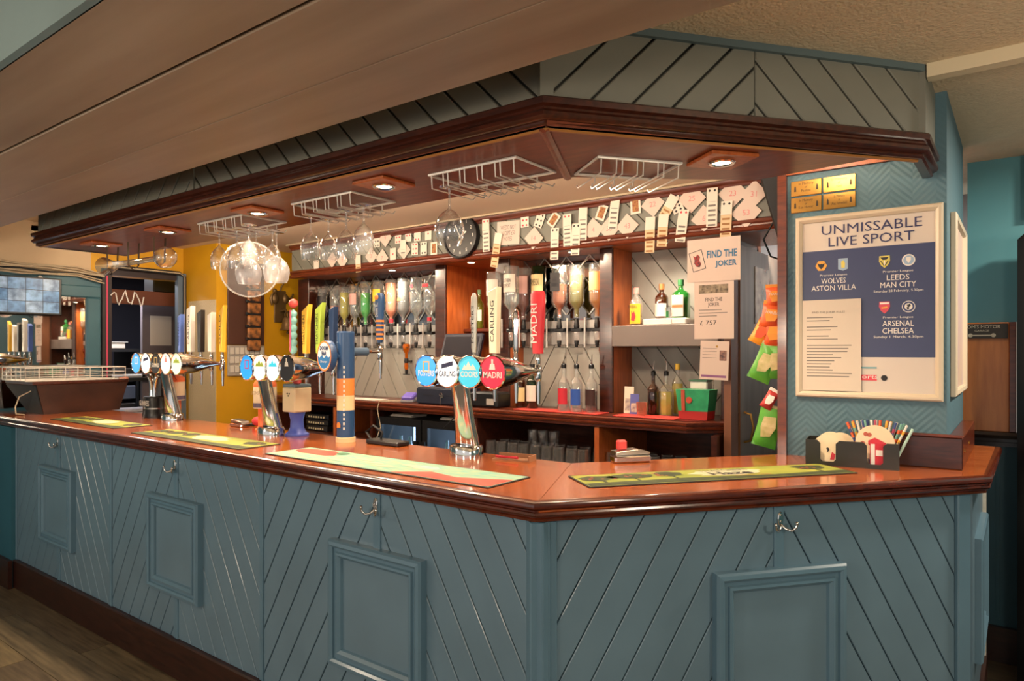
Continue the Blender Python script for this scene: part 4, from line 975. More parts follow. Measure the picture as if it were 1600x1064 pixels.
# ------------------------------------------------------------------ small things on the bar
p = on_z(985, 722, CT)
t = thing('cap_catcher', 'chrome bottle opener and cap catcher with red top on the bar edge', 'bottle opener', (p.x, p.y, CT), RANG)
obj('tray', G().rbox(-.075, .075, -.03, .03, 0, .03, .008), CHROME, t)
obj('sloped_lid', G().prism([(-.07, .031), (.07, .031), (.07, .04), (.02, .052), (-.07, .045)], -.028, .028, .003), STEEL, t)
obj('red_grip', G().rbox(-.05, -.012, .0, .028, .045, .085, .006), mat('grip_red', 'D84A48', .4), t)
p = on_z(362, 668, CT)
t = thing('cap_catcher', 'low chrome bottle opener beside the yellow wall pump', 'bottle opener', (p.x, p.y + .05, CT))
obj('tray', G().rbox(-.06, .06, -.03, .03, 0, .022, .008), CHROME, t)
obj('sloped_lid', G().prism([(-.055, .023), (.055, .023), (.05, .035), (-.05, .042)], -.025, .025, .003), STEEL, t)
p = on_z(392, 668, CT)
t = thing('red_bar_cloth', 'crumpled red cloth lying behind the orange charity box', 'cloth', (p.x, p.y + .06, CT))
obj('cloth', G().ball((-.02, 0, .028), .05, .03, .028, 12, 8).ball((.03, .01, .045), .035, .03, .03, 12, 8), mat('cloth_red', 'C8343A', .7, bump=.6, bs=40), t, 60)
obj('strap', G().rbox(-.085, -.04, -.02, .02, 0, .016, .004), BLACKM, t)
p = on_z(615, 688, CT)
t = thing('card_reader_tray', 'flat black tray with cable lying behind the ale tower', 'tray', (-2.33, 2.165, CT))
obj('tray', G().rbox(-.10, .11, -.04, .04, 0, .022, .006), BLACK, t)
obj('cable', G().tube([(-.10, 0, .01), (-.14, .0, .05), (-.10, .01, .08), (-.05, .02, .05), (-.06, .02, .022)], .006, 6), BLACKM, t, 60)
t = thing('pen_tray', 'small cardboard tray with a red pen beside the corner beer font', 'tray', (-1.60, 2.16, CT), .2)
obj('tray', G().box(-.08, .08, -.035, .035, 0, .006).box(-.08, .08, .03, .035, .006, .022).box(.075, .08, -.035, .03, .006, .022), mat('cardboard', '9A6A48', .7), t)
obj('pen', G().cyl((-.07, -.02, .014), (.03, -.03, .014), .005, n=8), RED, t, 40)

# beer mat and straw caddy
p = on_z(1232, 728, CT); q_ = on_z(1345, 733, CT)
ang = math.radians(8)
t = thing('bar_caddy', 'black plastic bar caddy with two cut-out bays beside the column', 'caddy', (-.655, 2.742, CT), ang)
CW, CD, CH = .31, .13, .095
def uwall(x0, x1):
    xm = (x0 + x1) / 2; w2 = .026; pts = [(x0, 0), (x1, 0), (x1, CH)]
    pts += [(xm + w2 + .012, CH), (xm + w2, CH - .012), (xm + w2, .024), (xm + w2 - .008, .016), (xm - w2 + .008, .016), (xm - w2, .024), (xm - w2, CH - .012), (xm - w2 - .012, CH), (x0, CH)]
    return pts
CADM = mat('caddy_black', '26241C', .35)
obj('front_wall', G().prism(uwall(0, CW / 2), 0, .004), CADM, t); obj('front_wall', G().prism(uwall(CW / 2, CW), 0, .004), CADM, t)
obj('tray_body', G().box(0, .004, .004, CD, 0, CH).box(CW - .004, CW, .004, CD, 0, CH).box(.004, CW - .004, CD - .004, CD, 0, CH).box(.004, CW - .004, .004, CD - .004, 0, .004).box(CW / 2 - .002, CW / 2 + .002, .004, CD - .004, .004, CH - .02), CADM, t)
def local(t_, v_): return Matrix.Translation(t_.location) @ Matrix.Rotation(ang, 4, 'Z') @ Vector(v_)
MATB = mat('beermat', 'E6D2B0', .7)
for k, (x, y, z, lean) in enumerate(((.075, .03, .06, 8), (.085, .055, .068, 6), (.115, .085, .064, 9))):
    o = obj('beer_mat', G().cyl((0, -.0008, 0), (0, .0008, 0), .054, n=28), MATB, None, 30)
    o.location = local(t, (x, y, z)); o.rotation_euler = (math.radians(-lean), 0, ang)
    tag(o, 'round cream beer mat ' + ['at the front', 'in the middle', 'at the back'][k] + ' of the stack in the black caddy bay', 'beer mat', 'beer mats in the caddy')
    if k == 0:
        text(',', .02, INK, o, (.0, -.0016, -.005)); blob2 = obj('red_print', G().prism([(.008, -.04), (.022, -.04), (.026, -.02), (.014, -.012)], -.0016, -.001), RED, o)
o = thing('beer_mat', 'round cream beer mat with a red bottle print standing among the straws', 'beer mat', local(t, (.232, .03, .093)), ang, 'beer mats in the caddy'); o.rotation_euler = (math.radians(-6), 0, ang)
obj('disc', G().cyl((0, -.0008, 0), (0, .0008, 0), .064, n=32), MATB, o, 30)
obj('red_bottle_print', G().prism([(-.022, .006), (.0, .018), (.036, .0), (.032, -.026), (-.008, -.020), (-.022, -.006)], -.0018, -.001), RED, o)
for (x, z) in ((-.018, .028), (-.03, .03), (-.04, -.004)): obj('red_spot_print', G().cyl((x, -.0018, z), (x, -.001, z), .008, n=8), mat('spot_red', 'B85A48', .6), o)
o = obj('leaflet', G().box(-.022, .022, -.001, .001, 0, .085), RED, None); o.location = local(t, (.238, .018, .006)); o.rotation_euler = (0, 0, ang); tag(o, 'red and white leaflet in the caddy bay below the straws', 'leaflet')
obj('white_panel', G().box(-.02, -.006, -.0018, -.001, .002, .083), WHITE, o); obj('white_panel', G().box(-.003, .019, -.0018, -.001, .04, .062), WHITE, o)
STC = [mat('straw_%d' % i, c, .45) for i, c in enumerate(('E86A3A', 'EDE6DC', '3A4E86', 'E8B040', 'B84860', '7AB0A0', 'DDD8D0'))]
NAM = ('orange', 'white', 'navy', 'amber', 'crimson', 'sage', 'ivory')
sg_ = G().cyl((0, 0, 0), (0, 0, .165), .0042, n=8)
for k in range(26):
    f_ = (k % 13) / 12; x = .175 + .115 * f_; y = .058 + .022 * (k // 13); lean = (f_ - .5) * .75
    o = obj('straw', sg_, STC[(k * 3) % 7], None, 50)
    o.location = local(t, (.20 + .07 * f_, y + .008, .006)); o.rotation_euler = (-.05, lean + random.uniform(-.04, .04), ang)
    obj('stripe', G().lathe([(.0046, .09), (.0046, .105)], 8).lathe([(.0046, .125), (.0046, .14)], 8), STC[(k * 3 + 2) % 7], o)
    tag(o, '%s and %s striped paper straw in the bunch behind the bottle beer mat' % (NAM[(k * 3) % 7], NAM[(k * 3 + 2) % 7]), 'straw', 'straws in the caddy')
o = obj('stirrer', G().cyl((0, 0, 0), (0, 0, .15), .0048, n=8), mat('stirrer_mint', 'BFE6D8', .35), None, 50); o.location = local(t, (.292, .075, .008)); o.rotation_euler = (0, .42, ang); tag(o, 'single mint green straw leaning out of the black caddy', 'straw')

# ================================================================== BOTTLES, OPTICS AND TILL
def liquid(key, col, dens=.55): return glass(key, tuple(min(1, v ** .8 + .03) for v in lin(col)), .1, dens, col)
def bottle(name, label, loc, H, R, glass_m, liq=None, fill=.7, lab=None, lab_m=None, cap=None, words=None, inv=False, square=False, group=None, cat='bottle', lab2=None):
    """glass bottle with liquid, label and closure; inv hangs it upside down with the neck at the origin"""
    t = thing(name, label, cat, loc, 0, group)
    nr = R * .34; sh = H * (.69 if inv else .62); nk = H * (.82 if inv else .76)
    prof = [(0, 0), (R * .92, 0), (R, H * .02), (R, sh), (R * .86, sh + H * .06), (nr * 1.2, nk), (nr, nk + H * .03), (nr, H * .97), (nr * 1.15, H * .975), (nr * 1.15, H), (nr * .8, H)]
    if inv: prof = [(r, H - z) for (r, z) in prof]
    seg = 4 if square else 18
    Rm = Matrix.Rotation(PI / 4, 4, 'Z') if square else None
    pf = [(r * (1.28 if square and r > nr * 1.3 else 1), z) for r, z in prof]
    obj('glass_body', G().lathe(pf, 8 if square else 18, Matrix.Rotation(PI / 8, 4, 'Z') if square else None), glass_m, t, 40)
    rr = R * (1.12 if square else .95)
    if liq:
        if not inv: lp = [(0, .004), (rr * .95, .006), (rr, H * .03), (rr, sh * fill), (0, sh * fill)]
        else:
            zt = H * (.20 + .80 * fill * .9)
            lp = [(nr * .8, .006), (nr * .85, H - nk - H * .02), (nr * 1.1, H - nk), (R * .80, H - sh - H * .05), (rr, H - sh), (rr, zt), (0, zt)]
        obj('liquid', G().lathe(lp, 8 if square else 16, Matrix.Rotation(PI / 8, 4, 'Z') if square else None), liq, t, 40)
    if lab:
        z0, z1 = lab; r_ = R * (1.02 if not square else 1.21)
        a0 = -PI / 2 - 1.15; n_ = 10; g = G()
        if square: g.box(-R * .85, R * .85, -r_ - .001, -r_, z0, z1)
        else:
            vs = []; 
            for k in range(n_ + 1):
                a = a0 + 2.3 * k / n_; vs += [(r_ * math.cos(a), r_ * math.sin(a), z0), (r_ * math.cos(a), r_ * math.sin(a), z1)]
            g.add(vs, [(2 * k, 2 * k + 2, 2 * k + 3, 2 * k + 1) for k in range(n_)])
        lo = obj('label', g, lab_m or PAPER, t, 60)
        if words:
            dark = lab_m in (INK, BLACK); text(words, (z1 - z0) * .5, lab2 or (WHITE if dark else INK), lo, (0, -r_ * 1.004 - .0022, (z0 + z1) / 2), width=R * 1.35)
    if cap:
        if cap == 'pourer':
            c_ = obj('pourer_collar', G().lathe([(nr * 1.25, H - .008), (nr * 1.3, H + .014), (nr * .6, H + .022)], 12), BLACK, t, 40)
            obj('pourer_spout', G().cyl((0, 0, H + .02), (.008, -.004, H + .075), .0045, .003, n=8), STEEL, c_, 40)
        else: obj('cap', G().lathe([(nr * 1.25, H - .03), (nr * 1.25, H + .004), (0, H + .005)], 14), cap, t, 40)
    return t
# optic rails and dispensers
OPZ = 1.735; OY = 3.69
RAILM = mat('rail_grey', 'A8A29C', .3, .6)
for (x0, x1, l_) in ((-4.80, -3.38, 'long grey metal optic rail on the bay of flavoured spirits'), (-2.70, -2.035, 'short grey metal optic rail on the whisky bay')):
    t = thing('optic_rail', l_, 'optic rail', (0, 3.75, 0))
    obj('backing_plate', G().box(x0, x1, .002, .013, 1.57, 1.725), RAILM, t)
    obj('rail_bar', G().box(x0, x1, -.012, .002, 1.655, 1.675), BLACK, t)
optic = None
def add_optic(x, OY=OY):
    global optic
    if optic is None:
        optic = thing('spirit_optic', 'black and clear spirit optic dispenser clamped to the metal rail', 'optic', (x, OY, 1.55), 0, 'spirit optics on the rails')
        obj('clamp', G().rbox(-.034, .034, -.012, .012, .100, .122, .004).box(-.012, .012, .012, .046, .104, .120), BLACK, optic)
        obj('collar', G().lathe([(.016, .12), (.019, .135), (.015, .16), (.012, .185)], 14), BLACK, optic, 40)
        obj('measure_chamber', G().lathe([(.016, .100), (.019, .09), (.019, .055), (.014, .045)], 14), glass('optic_clear', (.9, .9, .9), .4, .2, 'E0DEDA'), optic, 40)
        obj('valve', G().lathe([(.014, .045), (.015, .035), (.010, .01), (.009, 0), (.004, 0)], 12), BLACK, optic, 40)
        obj('push_bar', G().box(-.045, .045, -.003, .003, .0, .005), BLACK, optic)
        obj('bracket_strip', G().box(.034, .044, .03, .036, .0, .19), mat('bracket_pale', 'C8C2BC', .4), optic)
        o = optic
    else: o = dup(optic, (x, OY, 1.55))
    return o
GS = 'inverted spirit bottles on the optics'
CLR = BOTG
LQ = {k: liquid('liq_' + k, c, d) for k, c, d in (('amber', 'C86410', .7), ('gold', 'D08A18', .65), ('brown', '8A3408', .7), ('yellow', 'D0C838', .6), ('green', '10C428', .6), ('peach', 'F49A6A', .8), ('frost', 'A4A4A4', .7), ('clear', 'E4E8E8', .12), ('olive', 'A09420', .65), ('black', '1A1210', .85), ('dark', '301810', .8), ('lemon', 'E6D23C', .6))}
DG = glass('dark_green_glass', (.10, .20, .12), .3, .35, '14301C'); GRG = glass('green_glass', (.25, .75, .30), .3, .25, '2C9A3A'); BRG = glass('brown_glass', (.35, .18, .08), .3, .3, '4A2410')
WGN = glass('wine_green_glass', (.62, .72, .32), .3, .15, '8A9A3A')
TANL = mat('label_tan', 'C8975A', .6); CRL = mat('label_cream', 'E2C890', .6); PKL = mat('label_pinkish', 'D8A8A0', .6); BLK = mat('label_black', '201C1E', .5); YLL = mat('label_yellow', 'E8C430', .5)
bank = [(504, 'dark spirit bottle with black label beside the cider handles', CLR, 'black', .95, BLK, None), (523, 'clear spirit bottle part full of amber liquid', CLR, 'amber', .45, None, None), (538, 'clear bottle of pale yellow spirit on its optic', CLR, 'yellow', .9, None, None), (554, 'clear bottle with a faint pink label beside the green liqueur', CLR, 'clear', .7, PKL, None), (571, 'bottle of bright green liqueur hanging upside down', CLR, 'green', .75, None, None), (591, 'clear bottle with yellow label behind the blue ale handle', CLR, 'clear', .8, YLL, None), (611, 'frosted peach orange bottle with red neck', CLR, 'peach', 1.0, None, 'r'), (630, 'frosted white rum bottle with lettering beside the peach bottle', CLR, 'frost', 1.0, None, None), (650, 'clear vodka bottle with red and black emblem', CLR, 'clear', .8, 'emb', None), (671, 'clear vodka bottle with red lettering beside the dark pillar', CLR, 'clear', .8, 'let', 'r')]
for (px, lab, gm, lq, fill, lm, nk) in bank:
    p = on_y(px, 500, OY)
    H_ = .345 if px > 560 else .32
    l_ = (H_ * .52, H_ * .80) if lm not in (None, 'emb', 'let') else ((H_ * .62, H_ * .84) if lm in ('emb', 'let') else None)
    t = bottle('spirit_bottle', lab, (p.x, OY, 1.737), H_, .045 if px > 560 else .041, gm, LQ[lq], fill, l_ if lm not in ('emb', 'let') else None, lm if lm not in ('emb', 'let') else None, None, None, True, False, GS)
    if lm == 'emb':
        obj('printed_emblem', G().cyl((0, -.0475, H_ * .80), (0, -.0465, H_ * .80), .014, n=14), RED, t); obj('printed_band', G().box(-.026, .026, -.0475, -.0465, H_ * .68, H_ * .72), INK, t)
    if lm == 'let': obj('printed_band', G().box(-.03, .03, -.0475, -.0465, H_ * .76, H_ * .83), RED, t)
    if lq == 'frost': text('MALIBU', .022, INKG, t, (0, -.048, H_ * .72), (PI / 2, .35, 0), width=.06); obj('printed_sun', G().prism([(-.02, H_ * .5), (.02, H_ * .5), (.012, H_ * .58), (-.012, H_ * .58)], -.0475, -.0465), TANL, t)
    if nk: obj('neck_band', G().lathe([(.0165, .012), (.0165, .04)], 14), RED, t)
    add_optic(p.x)
right = [(772, 'clear spirit bottle with red and white label beside the grey handle', CLR, 'clear', .2, PAPER, .31, None), (799, 'clear liqueur bottle with white label behind the cream handle', CLR, 'clear', .5, PAPER, .34, 'SOUTHERN\nCOMFORT'), (818, 'whisky bottle with pale pink label and brown spirit', CLR, 'brown', .92, PKL, .34, None), (842, 'dark green whiskey bottle with cream yellow label', DG, 'dark', .5, CRL, .345, 'JAMESON'), (874, 'square whiskey bottle with black label above the red handle', CLR, 'amber', .6, BLK, .345, 'JACK\nDANIELS'), (901, 'spirit bottle half full of olive gold liquid', CLR, 'olive', .85, None, .33, None), (933, 'whisky bottle with tan label beside the wooden pillar', CLR, 'gold', .9, TANL, .33, None)]
for (px, lab, gm, lq, fill, lm, H_, wd) in right:
    oy = 3.548 if px < 805 else OY
    p = on_y(px, 500, oy)
    sq = px == 874
    t = bottle('whisky_bottle', lab, (p.x, oy, 1.737), H_, (.043 if sq else .050), gm, LQ[lq], fill, (H_ * .5, H_ * .84) if lm else None, lm, None, wd, True, sq, GS)
    if px in (772, 842): obj('neck_band', G().lathe([(.0165, .012), (.0165, .05)], 14), mat('neck_red', '8A2430', .4), t)
    add_optic(p.x, oy)
# reflections of optics, modelled as solid lower ones with amber liquid
for (px, py, l_, m_) in ((635, 552, 'reflection of an amber filled optic modelled solid below the rail of flavoured spirits', LQ['amber']), (948, 560, 'reflection of a brown bottle neck and optic modelled solid beside the wooden pillar', LQ['brown'])):
    p = on_y(px, py, 3.71)
    t = thing('reflected_optic', l_, 'optic', (p.x - (.02 if px > 900 else 0), 3.71, p.z))
    obj('bottle_neck', G().lathe([(.0, .075), (.030, .07), (.032, .05), (.026, .02), (.013, 0), (.012, -.05)], 14), m_, t, 40)
    obj('collar', G().lathe([(.016, -.04), (.018, -.06), (.016, -.075)], 12), BLACK, t, 40)
    obj('measure_chamber', G().lathe([(.016, -.075), (.017, -.11), (.012, -.125)], 12), m_, t, 40)
    obj('valve', G().lathe([(.012, -.125), (.010, -.16), (.004, -.16)], 12), BLACK, t, 40)
    obj('push_bar', G().box(-.035, .035, -.003, .003, -.165, -.158), BLACK, t)
    obj('bracket', G().box(-.008, .008, .012, .056, -.07, -.055), BLACK, t)

# wine bottles and tumbler on the little shelf behind the till
for (px, l_) in ((725, 'green glass wine bottle with white label on the shelf behind the till'), (749, 'green glass wine bottle partly behind the grey tap handle')):
    p = on_y(px, 515, 3.90)
    bottle('wine_bottle', l_, (p.x, 3.90, 1.6905), .285, .036, WGN, LQ['olive'], .9, (.06, .14), PAPER, mat('foil_green', '7A9A70', .4))
p = on_y(739, 515, 3.84)
t = thing('tumbler', 'ribbed clear tumbler on the shelf behind the till', 'glass', (p.x, 3.84, 1.6905))
obj('wall', G().lathe([(.022, 0), (.031, .085), (.029, .085), (.021, .004)], 12), TUMB, t)
obj('base', G().lathe([(0, 0), (.022, 0), (.021, .006), (0, .006)], 12), TUMB, t)

# till: screen and cash drawer
z = BT
t = thing('cash_drawer', 'dark navy cash drawer with key in its lock on the back counter', 'cash drawer', (-3.40, 3.43, z + .0005))
obj('case', G().rbox(0, .46, .02, .16, 0, .115, .004), NAVY, t)
d = obj('drawer_front', G().rbox(.005, .455, .004, .02, .006, .108, .003), NAVY, t)
obj('slot', G().box(.07, .17, .002, .005, .062, .066).box(.28, .40, .002, .005, .062, .066), BLACK, d)['kind'] = 'stuff'
l2 = obj('lock', G().cyl((.25, -.003, .06), (.25, .006, .06), .012, n=14), STEEL, d, 40)
obj('key_bow', G().tube([(.25 + .012 * math.cos(k * PI / 5), -.012, .072 + .012 * math.sin(k * PI / 5)) for k in range(10)], .003, 6, True), CHROME, l2)
obj('hanging_key', G().box(.242, .248, -.012, -.009, .004, .055), STEEL, l2)
t = thing('till_screen', 'dark touch screen till standing on the cash drawer', 'till', (-3.10, 3.575, z + .116))
obj('foot', G().rbox(-.12, .12, -.06, .015, 0, .02, .006), BLACK, t)
obj('neck', G().rbox(-.03, .03, -.02, .012, .015, .16, .006), BLACK, t)
M = Matrix.Translation((0, -.07, .10)) @ Matrix.Rotation(math.radians(-18), 4, 'X')
s_ = obj('screen_body', G().rbox(-.175, .175, -.0, .035, 0, .29, .008, M), NAVY, t)
obj('display', G().box(-.15, .15, -.002, .0, .03, .265, M), mat('screen_grey', '2A282E', .55, spec=.1), s_)
t = thing('receipt_printer', 'small black receipt printer beside the cash drawer', 'printer', (-2.80, 3.44, z + .0005))
obj('case', G().rbox(-.115, .115, .0, .155, 0, .10, .012), BLACK, t)
obj('paper_label', G().box(.03, .09, -.0015, .001, .02, .06), mat('label_greyish', 'A8A29C', .6), t)
obj('paper_slot', G().box(-.07, .07, .04, .05, .0995, .1015), STEEL, t)
p = on_z(640, 626, BT)
t = thing('card_terminal', 'purple and grey card terminal on the back counter', 'card terminal', (-3.53, 3.50, BT + .0005), .4)
obj('base', G().rbox(-.05, .05, -.05, .05, 0, .02, .006), mat('terminal_grey', '7A7C84', .4), t)
obj('handset', G().rbox(-.045, .045, -.04, .06, .02, .055, .012, Matrix.Rotation(.3, 4, 'X')), mat('terminal_purple', '6A5AB8', .4), t)
o = obj('till_cable', G().tube([(-3.60, 3.50, BT + .006), (-3.72, 3.385, BT + .006), (-3.73, 3.375, BT - .05), (-3.70, 3.38, .98), (-3.76, 3.38, .86)], .004, 6), CABM, None, 60)
tag(o, 'white cable hanging over the back counter edge from the card terminal', 'cable')
o = obj('till_cable', G().tube([(-2.90, 3.43, BT + .006), (-2.93, 3.385, BT + .004), (-2.95, 3.375, BT - .04), (-3.10, 3.39, 1.01)], .004, 6), BLACKM, None, 60)
tag(o, 'black cable hanging over the back counter edge from the cash drawer', 'cable')
o = obj('paper_sheet', G().rbox(-.20, .20, -.07, .07, 0, .004, .001), PAPER, None); o.location = (-4.02, 3.50, BT + .0005); tag(o, 'white papers lying on the back counter left of the card terminal', 'papers')

# bottles standing on the back counter
def stand(px, y, *a, **k):
    p = on_y(px, 600, y); return bottle(a[0], a[1], (p.x, y, a[2]), *a[3:], **k)
zc = BT + .0008
stand(815, 3.62, 'liqueur_bottle', 'amber liqueur bottle with cream label behind the corner beer font', zc, .26, .038, BRG, LQ['amber'], .8, (.04, .13), CRL, BLACK)
stand(832, 3.56, 'liqueur_bottle', 'dark liqueur bottle with white label behind the corner beer font', zc, .28, .038, DG, LQ['dark'], .8, (.05, .15), PAPER, BLACK)
for (px, y, l_, lm, lq) in ((881, 3.52, 'clear bottle with red label and pourer on the red bar mat', RED, None), (901, 3.50, 'clear bottle with blue label and pourer on the red bar mat', mat('label_blue', '2E58B0', .5), None), (924, 3.53, 'clear bottle with dark brown label and pourer beside the pillar', mat('label_dkbrown', '3A201C', .5), 'dark')):
    stand(px, y, 'pourer_bottle', l_, BT + .0066, .265, .036, CLR, LQ[lq] if lq else LQ['clear'], .35 if not lq else .75, (.04, .135), lm, 'pourer')
# shelf bay, lower row
stand(1021, 3.62, 'syrup_bottle', 'dark syrup bottle with pourer on the shelf bay floor', zc, .235, .032, BRG, LQ['dark'], .9, None, None, 'pourer')
stand(1041, 3.64, 'syrup_bottle', 'yellow square syrup bottle with pourer beside the dark one', zc, .235, .033, CLR, LQ['lemon'], .95, None, None, 'pourer', square=True)
stand(1059, 3.74, 'syrup_bottle', 'tall yellow liqueur bottle behind the green bucket', zc, .29, .033, CLR, LQ['lemon'], 1.0, None, None, mat('cap_yellow', 'D8B040', .4))
p = on_y(1003, 640, 3.52)
t = thing('tumbler', 'pink tinted tumbler beside the dark syrup bottle', 'glass', (p.x, 3.52, BT + .0062))
obj('wall', G().lathe([(.028, 0), (.033, .075), (.031, .075), (.026, .006)], 14), glass('pink_glass', (.95, .72, .64), .3, .15, 'E8A890'), t, 40)
obj('base', G().lathe([(0, 0), (.028, 0), (.026, .008), (0, .008)], 14), MATS['pink_glass'], t)
for (px, w_, h_, c, l_) in ((982, .06, .155, 'E6D8C4', 'tall cream leaflet leaning against the pillar in the shelf bay'), (991, .055, .115, '5A62A8', 'blue leaflet with a picture in front of the cream leaflet')):
    p = on_y(px, 640, 3.60 if px < 985 else 3.56)
    t = thing('leaflet', l_, 'leaflet', (p.x, p.y, BT + .0062)); t.rotation_euler = (-.08, 0, 0)
    obj('cover', G().box(-w_ / 2, w_ / 2, -.002, .002, 0, h_), mat('leaflet_' + c, c, .6), t)
    obj('cover_picture', G().box(-w_ * .38, w_ * .38, -.0028, -.002, h_ * .1, h_ * .55), mat('leaflet_pic' + c, 'D8C8B0', .6, col2='6A5A70', vs=40), t)
# green ice bucket and white tub
p = on_y(1087, 645, 3.55)
t = thing('ice_bucket', 'tapered green box bucket with red base and red seal', 'bucket', (p.x, 3.54, zc))
GB = mat('bucket_green', '2E9A66', .35, var=.2, vs=18)
def frustum(x0, x1, y0, y1, z0, z1, k):
    g = G(); e = k
    return g.add([(x0, y0, z0), (x1, y0, z0), (x1, y1, z0), (x0, y1, z0), (x0 - e, y0 - e * .5, z1), (x1 + e, y0 - e * .5, z1), (x1 + e, y1 + e * .5, z1), (x0 - e, y1 + e * .5, z1)], [(0, 3, 2, 1), (4, 5, 6, 7), (0, 1, 5, 4), (1, 2, 6, 5), (2, 3, 7, 6), (3, 0, 4, 7)])
obj('red_base', frustum(-.078, .078, -.03, .08, 0, .045, .004), mat('bucket_red', 'B02A28', .35), t)
obj('bucket', frustum(-.082, .082, -.032, .082, .0455, .16, .012), GB, t)
obj('strap', G().prism([(-.058, .046), (-.040, .046), (-.042, .16), (-.062, .16)], -.042, -.033), mat('strap_red', 'B8462C', .4), t)
obj('seal', G().cyl((-.018, -.041, .105), (-.018, -.034, .105), .017, n=16), MATS['strap_red'], t)
t = thing('white_tub', 'white lidded tub behind the green bucket', 'tub', (p.x - .02, 3.68, zc))
obj('tub', G().rbox(-.05, .05, -.04, .04, 0, .20, .006), WHITE, t); obj('lid', G().rbox(-.053, .053, -.048, .043, .2005, .208, .002), mat('lid_green', '4A7A62', .4), t)
# on the box shelf
zs = 1.6775
t = stand(994, 3.63, 'liqueur_bottle', 'cinnamon liqueur bottle with yellow label and red print on the box shelf', zs, .215, .036, CLR, LQ['gold'], .9, (.01, .125), YLL, mat('cap_pink', 'E09088', .4))
obj('dragon_print', G().prism([(-.014, .03), (.006, .025), (.016, .05), (.006, .08), (-.004, .07), (-.012, .085), (-.010, .055)], -.040, -.0385), RED, t)
text('FIREBALL', .018, INK, t, (0, -.0392, .108), width=.055)
p = on_y(1045, 500, 3.66)
t = thing('white_tray', 'shallow white tray on the box shelf under two bottles', 'tray', (p.x, 3.70, zs + .0003)); obj('tray', G().rbox(-.13, .125, -.09, .09, 0, .035, .006), WHITE, t)
obj('front_lip', G().rbox(-.132, .04, -.096, -.0905, .002, .033, .002), WHITE, t)
stand(1034, 3.70, 'liqueur_bottle', 'amber bottle with copper cap and white label in the white tray', zs + .036, .20, .038, BRG, LQ['amber'], .9, (.015, .09), PAPER, mat('cap_copper', 'B87848', .35, .5))
t = stand(1064, 3.68, 'liqueur_bottle', 'flat green herbal liqueur bottle with white and orange label', zs + .036, .215, .040, GRG, LQ['dark'], .9, (.01, .13), PAPER, mat('cap_green', '2A6A3A', .4), square=True)
obj('orange_band', G().box(-.032, .032, -.0505, -.0490, .06, .075), ORANGE, t)
p = on_y(1045, 493, 3.63)
t = thing('shot_glass', 'small shot glass with green print in the white tray', 'glass', (p.x, 3.635, zs + .036)); obj('wall', G().lathe([(.017, 0), (.022, .06), (.020, .06), (.015, .005)], 12), TUMB, t, 40); obj('green_print', G().box(-.01, .006, -.0225, -.0215, .005, .04), GRG, t)

# ================================================================== COLUMN: POSTER, PLAQUES, SIDE FRAME
FYP = CY - .002
a = on_y(1243, 341, CY - .02); b = on_y(1474, 628, CY - .02)
fx0, fx1, fz1, fz0 = a.x, b.x, a.z, b.z
PW, PH = fx1 - fx0, fz1 - fz0
t = thing('poster_frame', 'cream snap frame holding a navy and white live sport poster on the column', 'poster', (fx0, FYP, fz0))
obj('frame', G().rings(0, PW, 0, PH, [(0, 0), (0, -.014), (.006, -.02), (.014, -.02), (.024, -.012), (.026, -.004)]), mat('frame_cream', 'CFC0A8', .35), t)
obj('poster_sheet', G().box(.022, PW - .022, -.005, -.001, .022, PH - .022), mat('poster_paper', 'D0C4B8', .35), t)
z1 = PH * .807; z0 = PH * .222
NV = mat('poster_navy', '3A4266', .35, var=.05, vs=5)
obj('navy_field', G().box(.022, PW - .022, -.0062, -.005, z0, z1), NV, t)
PI_ = mat('poster_ink', '35365E', .4); PWH = mat('poster_white', 'E6E0D8', .4)
text('UNMISSABLE', .037, PI_, t, (PW * .53, -.0066, PH * .918), width=PW * .68)
text('LIVE SPORT', .037, PI_, t, (PW * .53, -.0066, PH * .851), width=PW * .58)
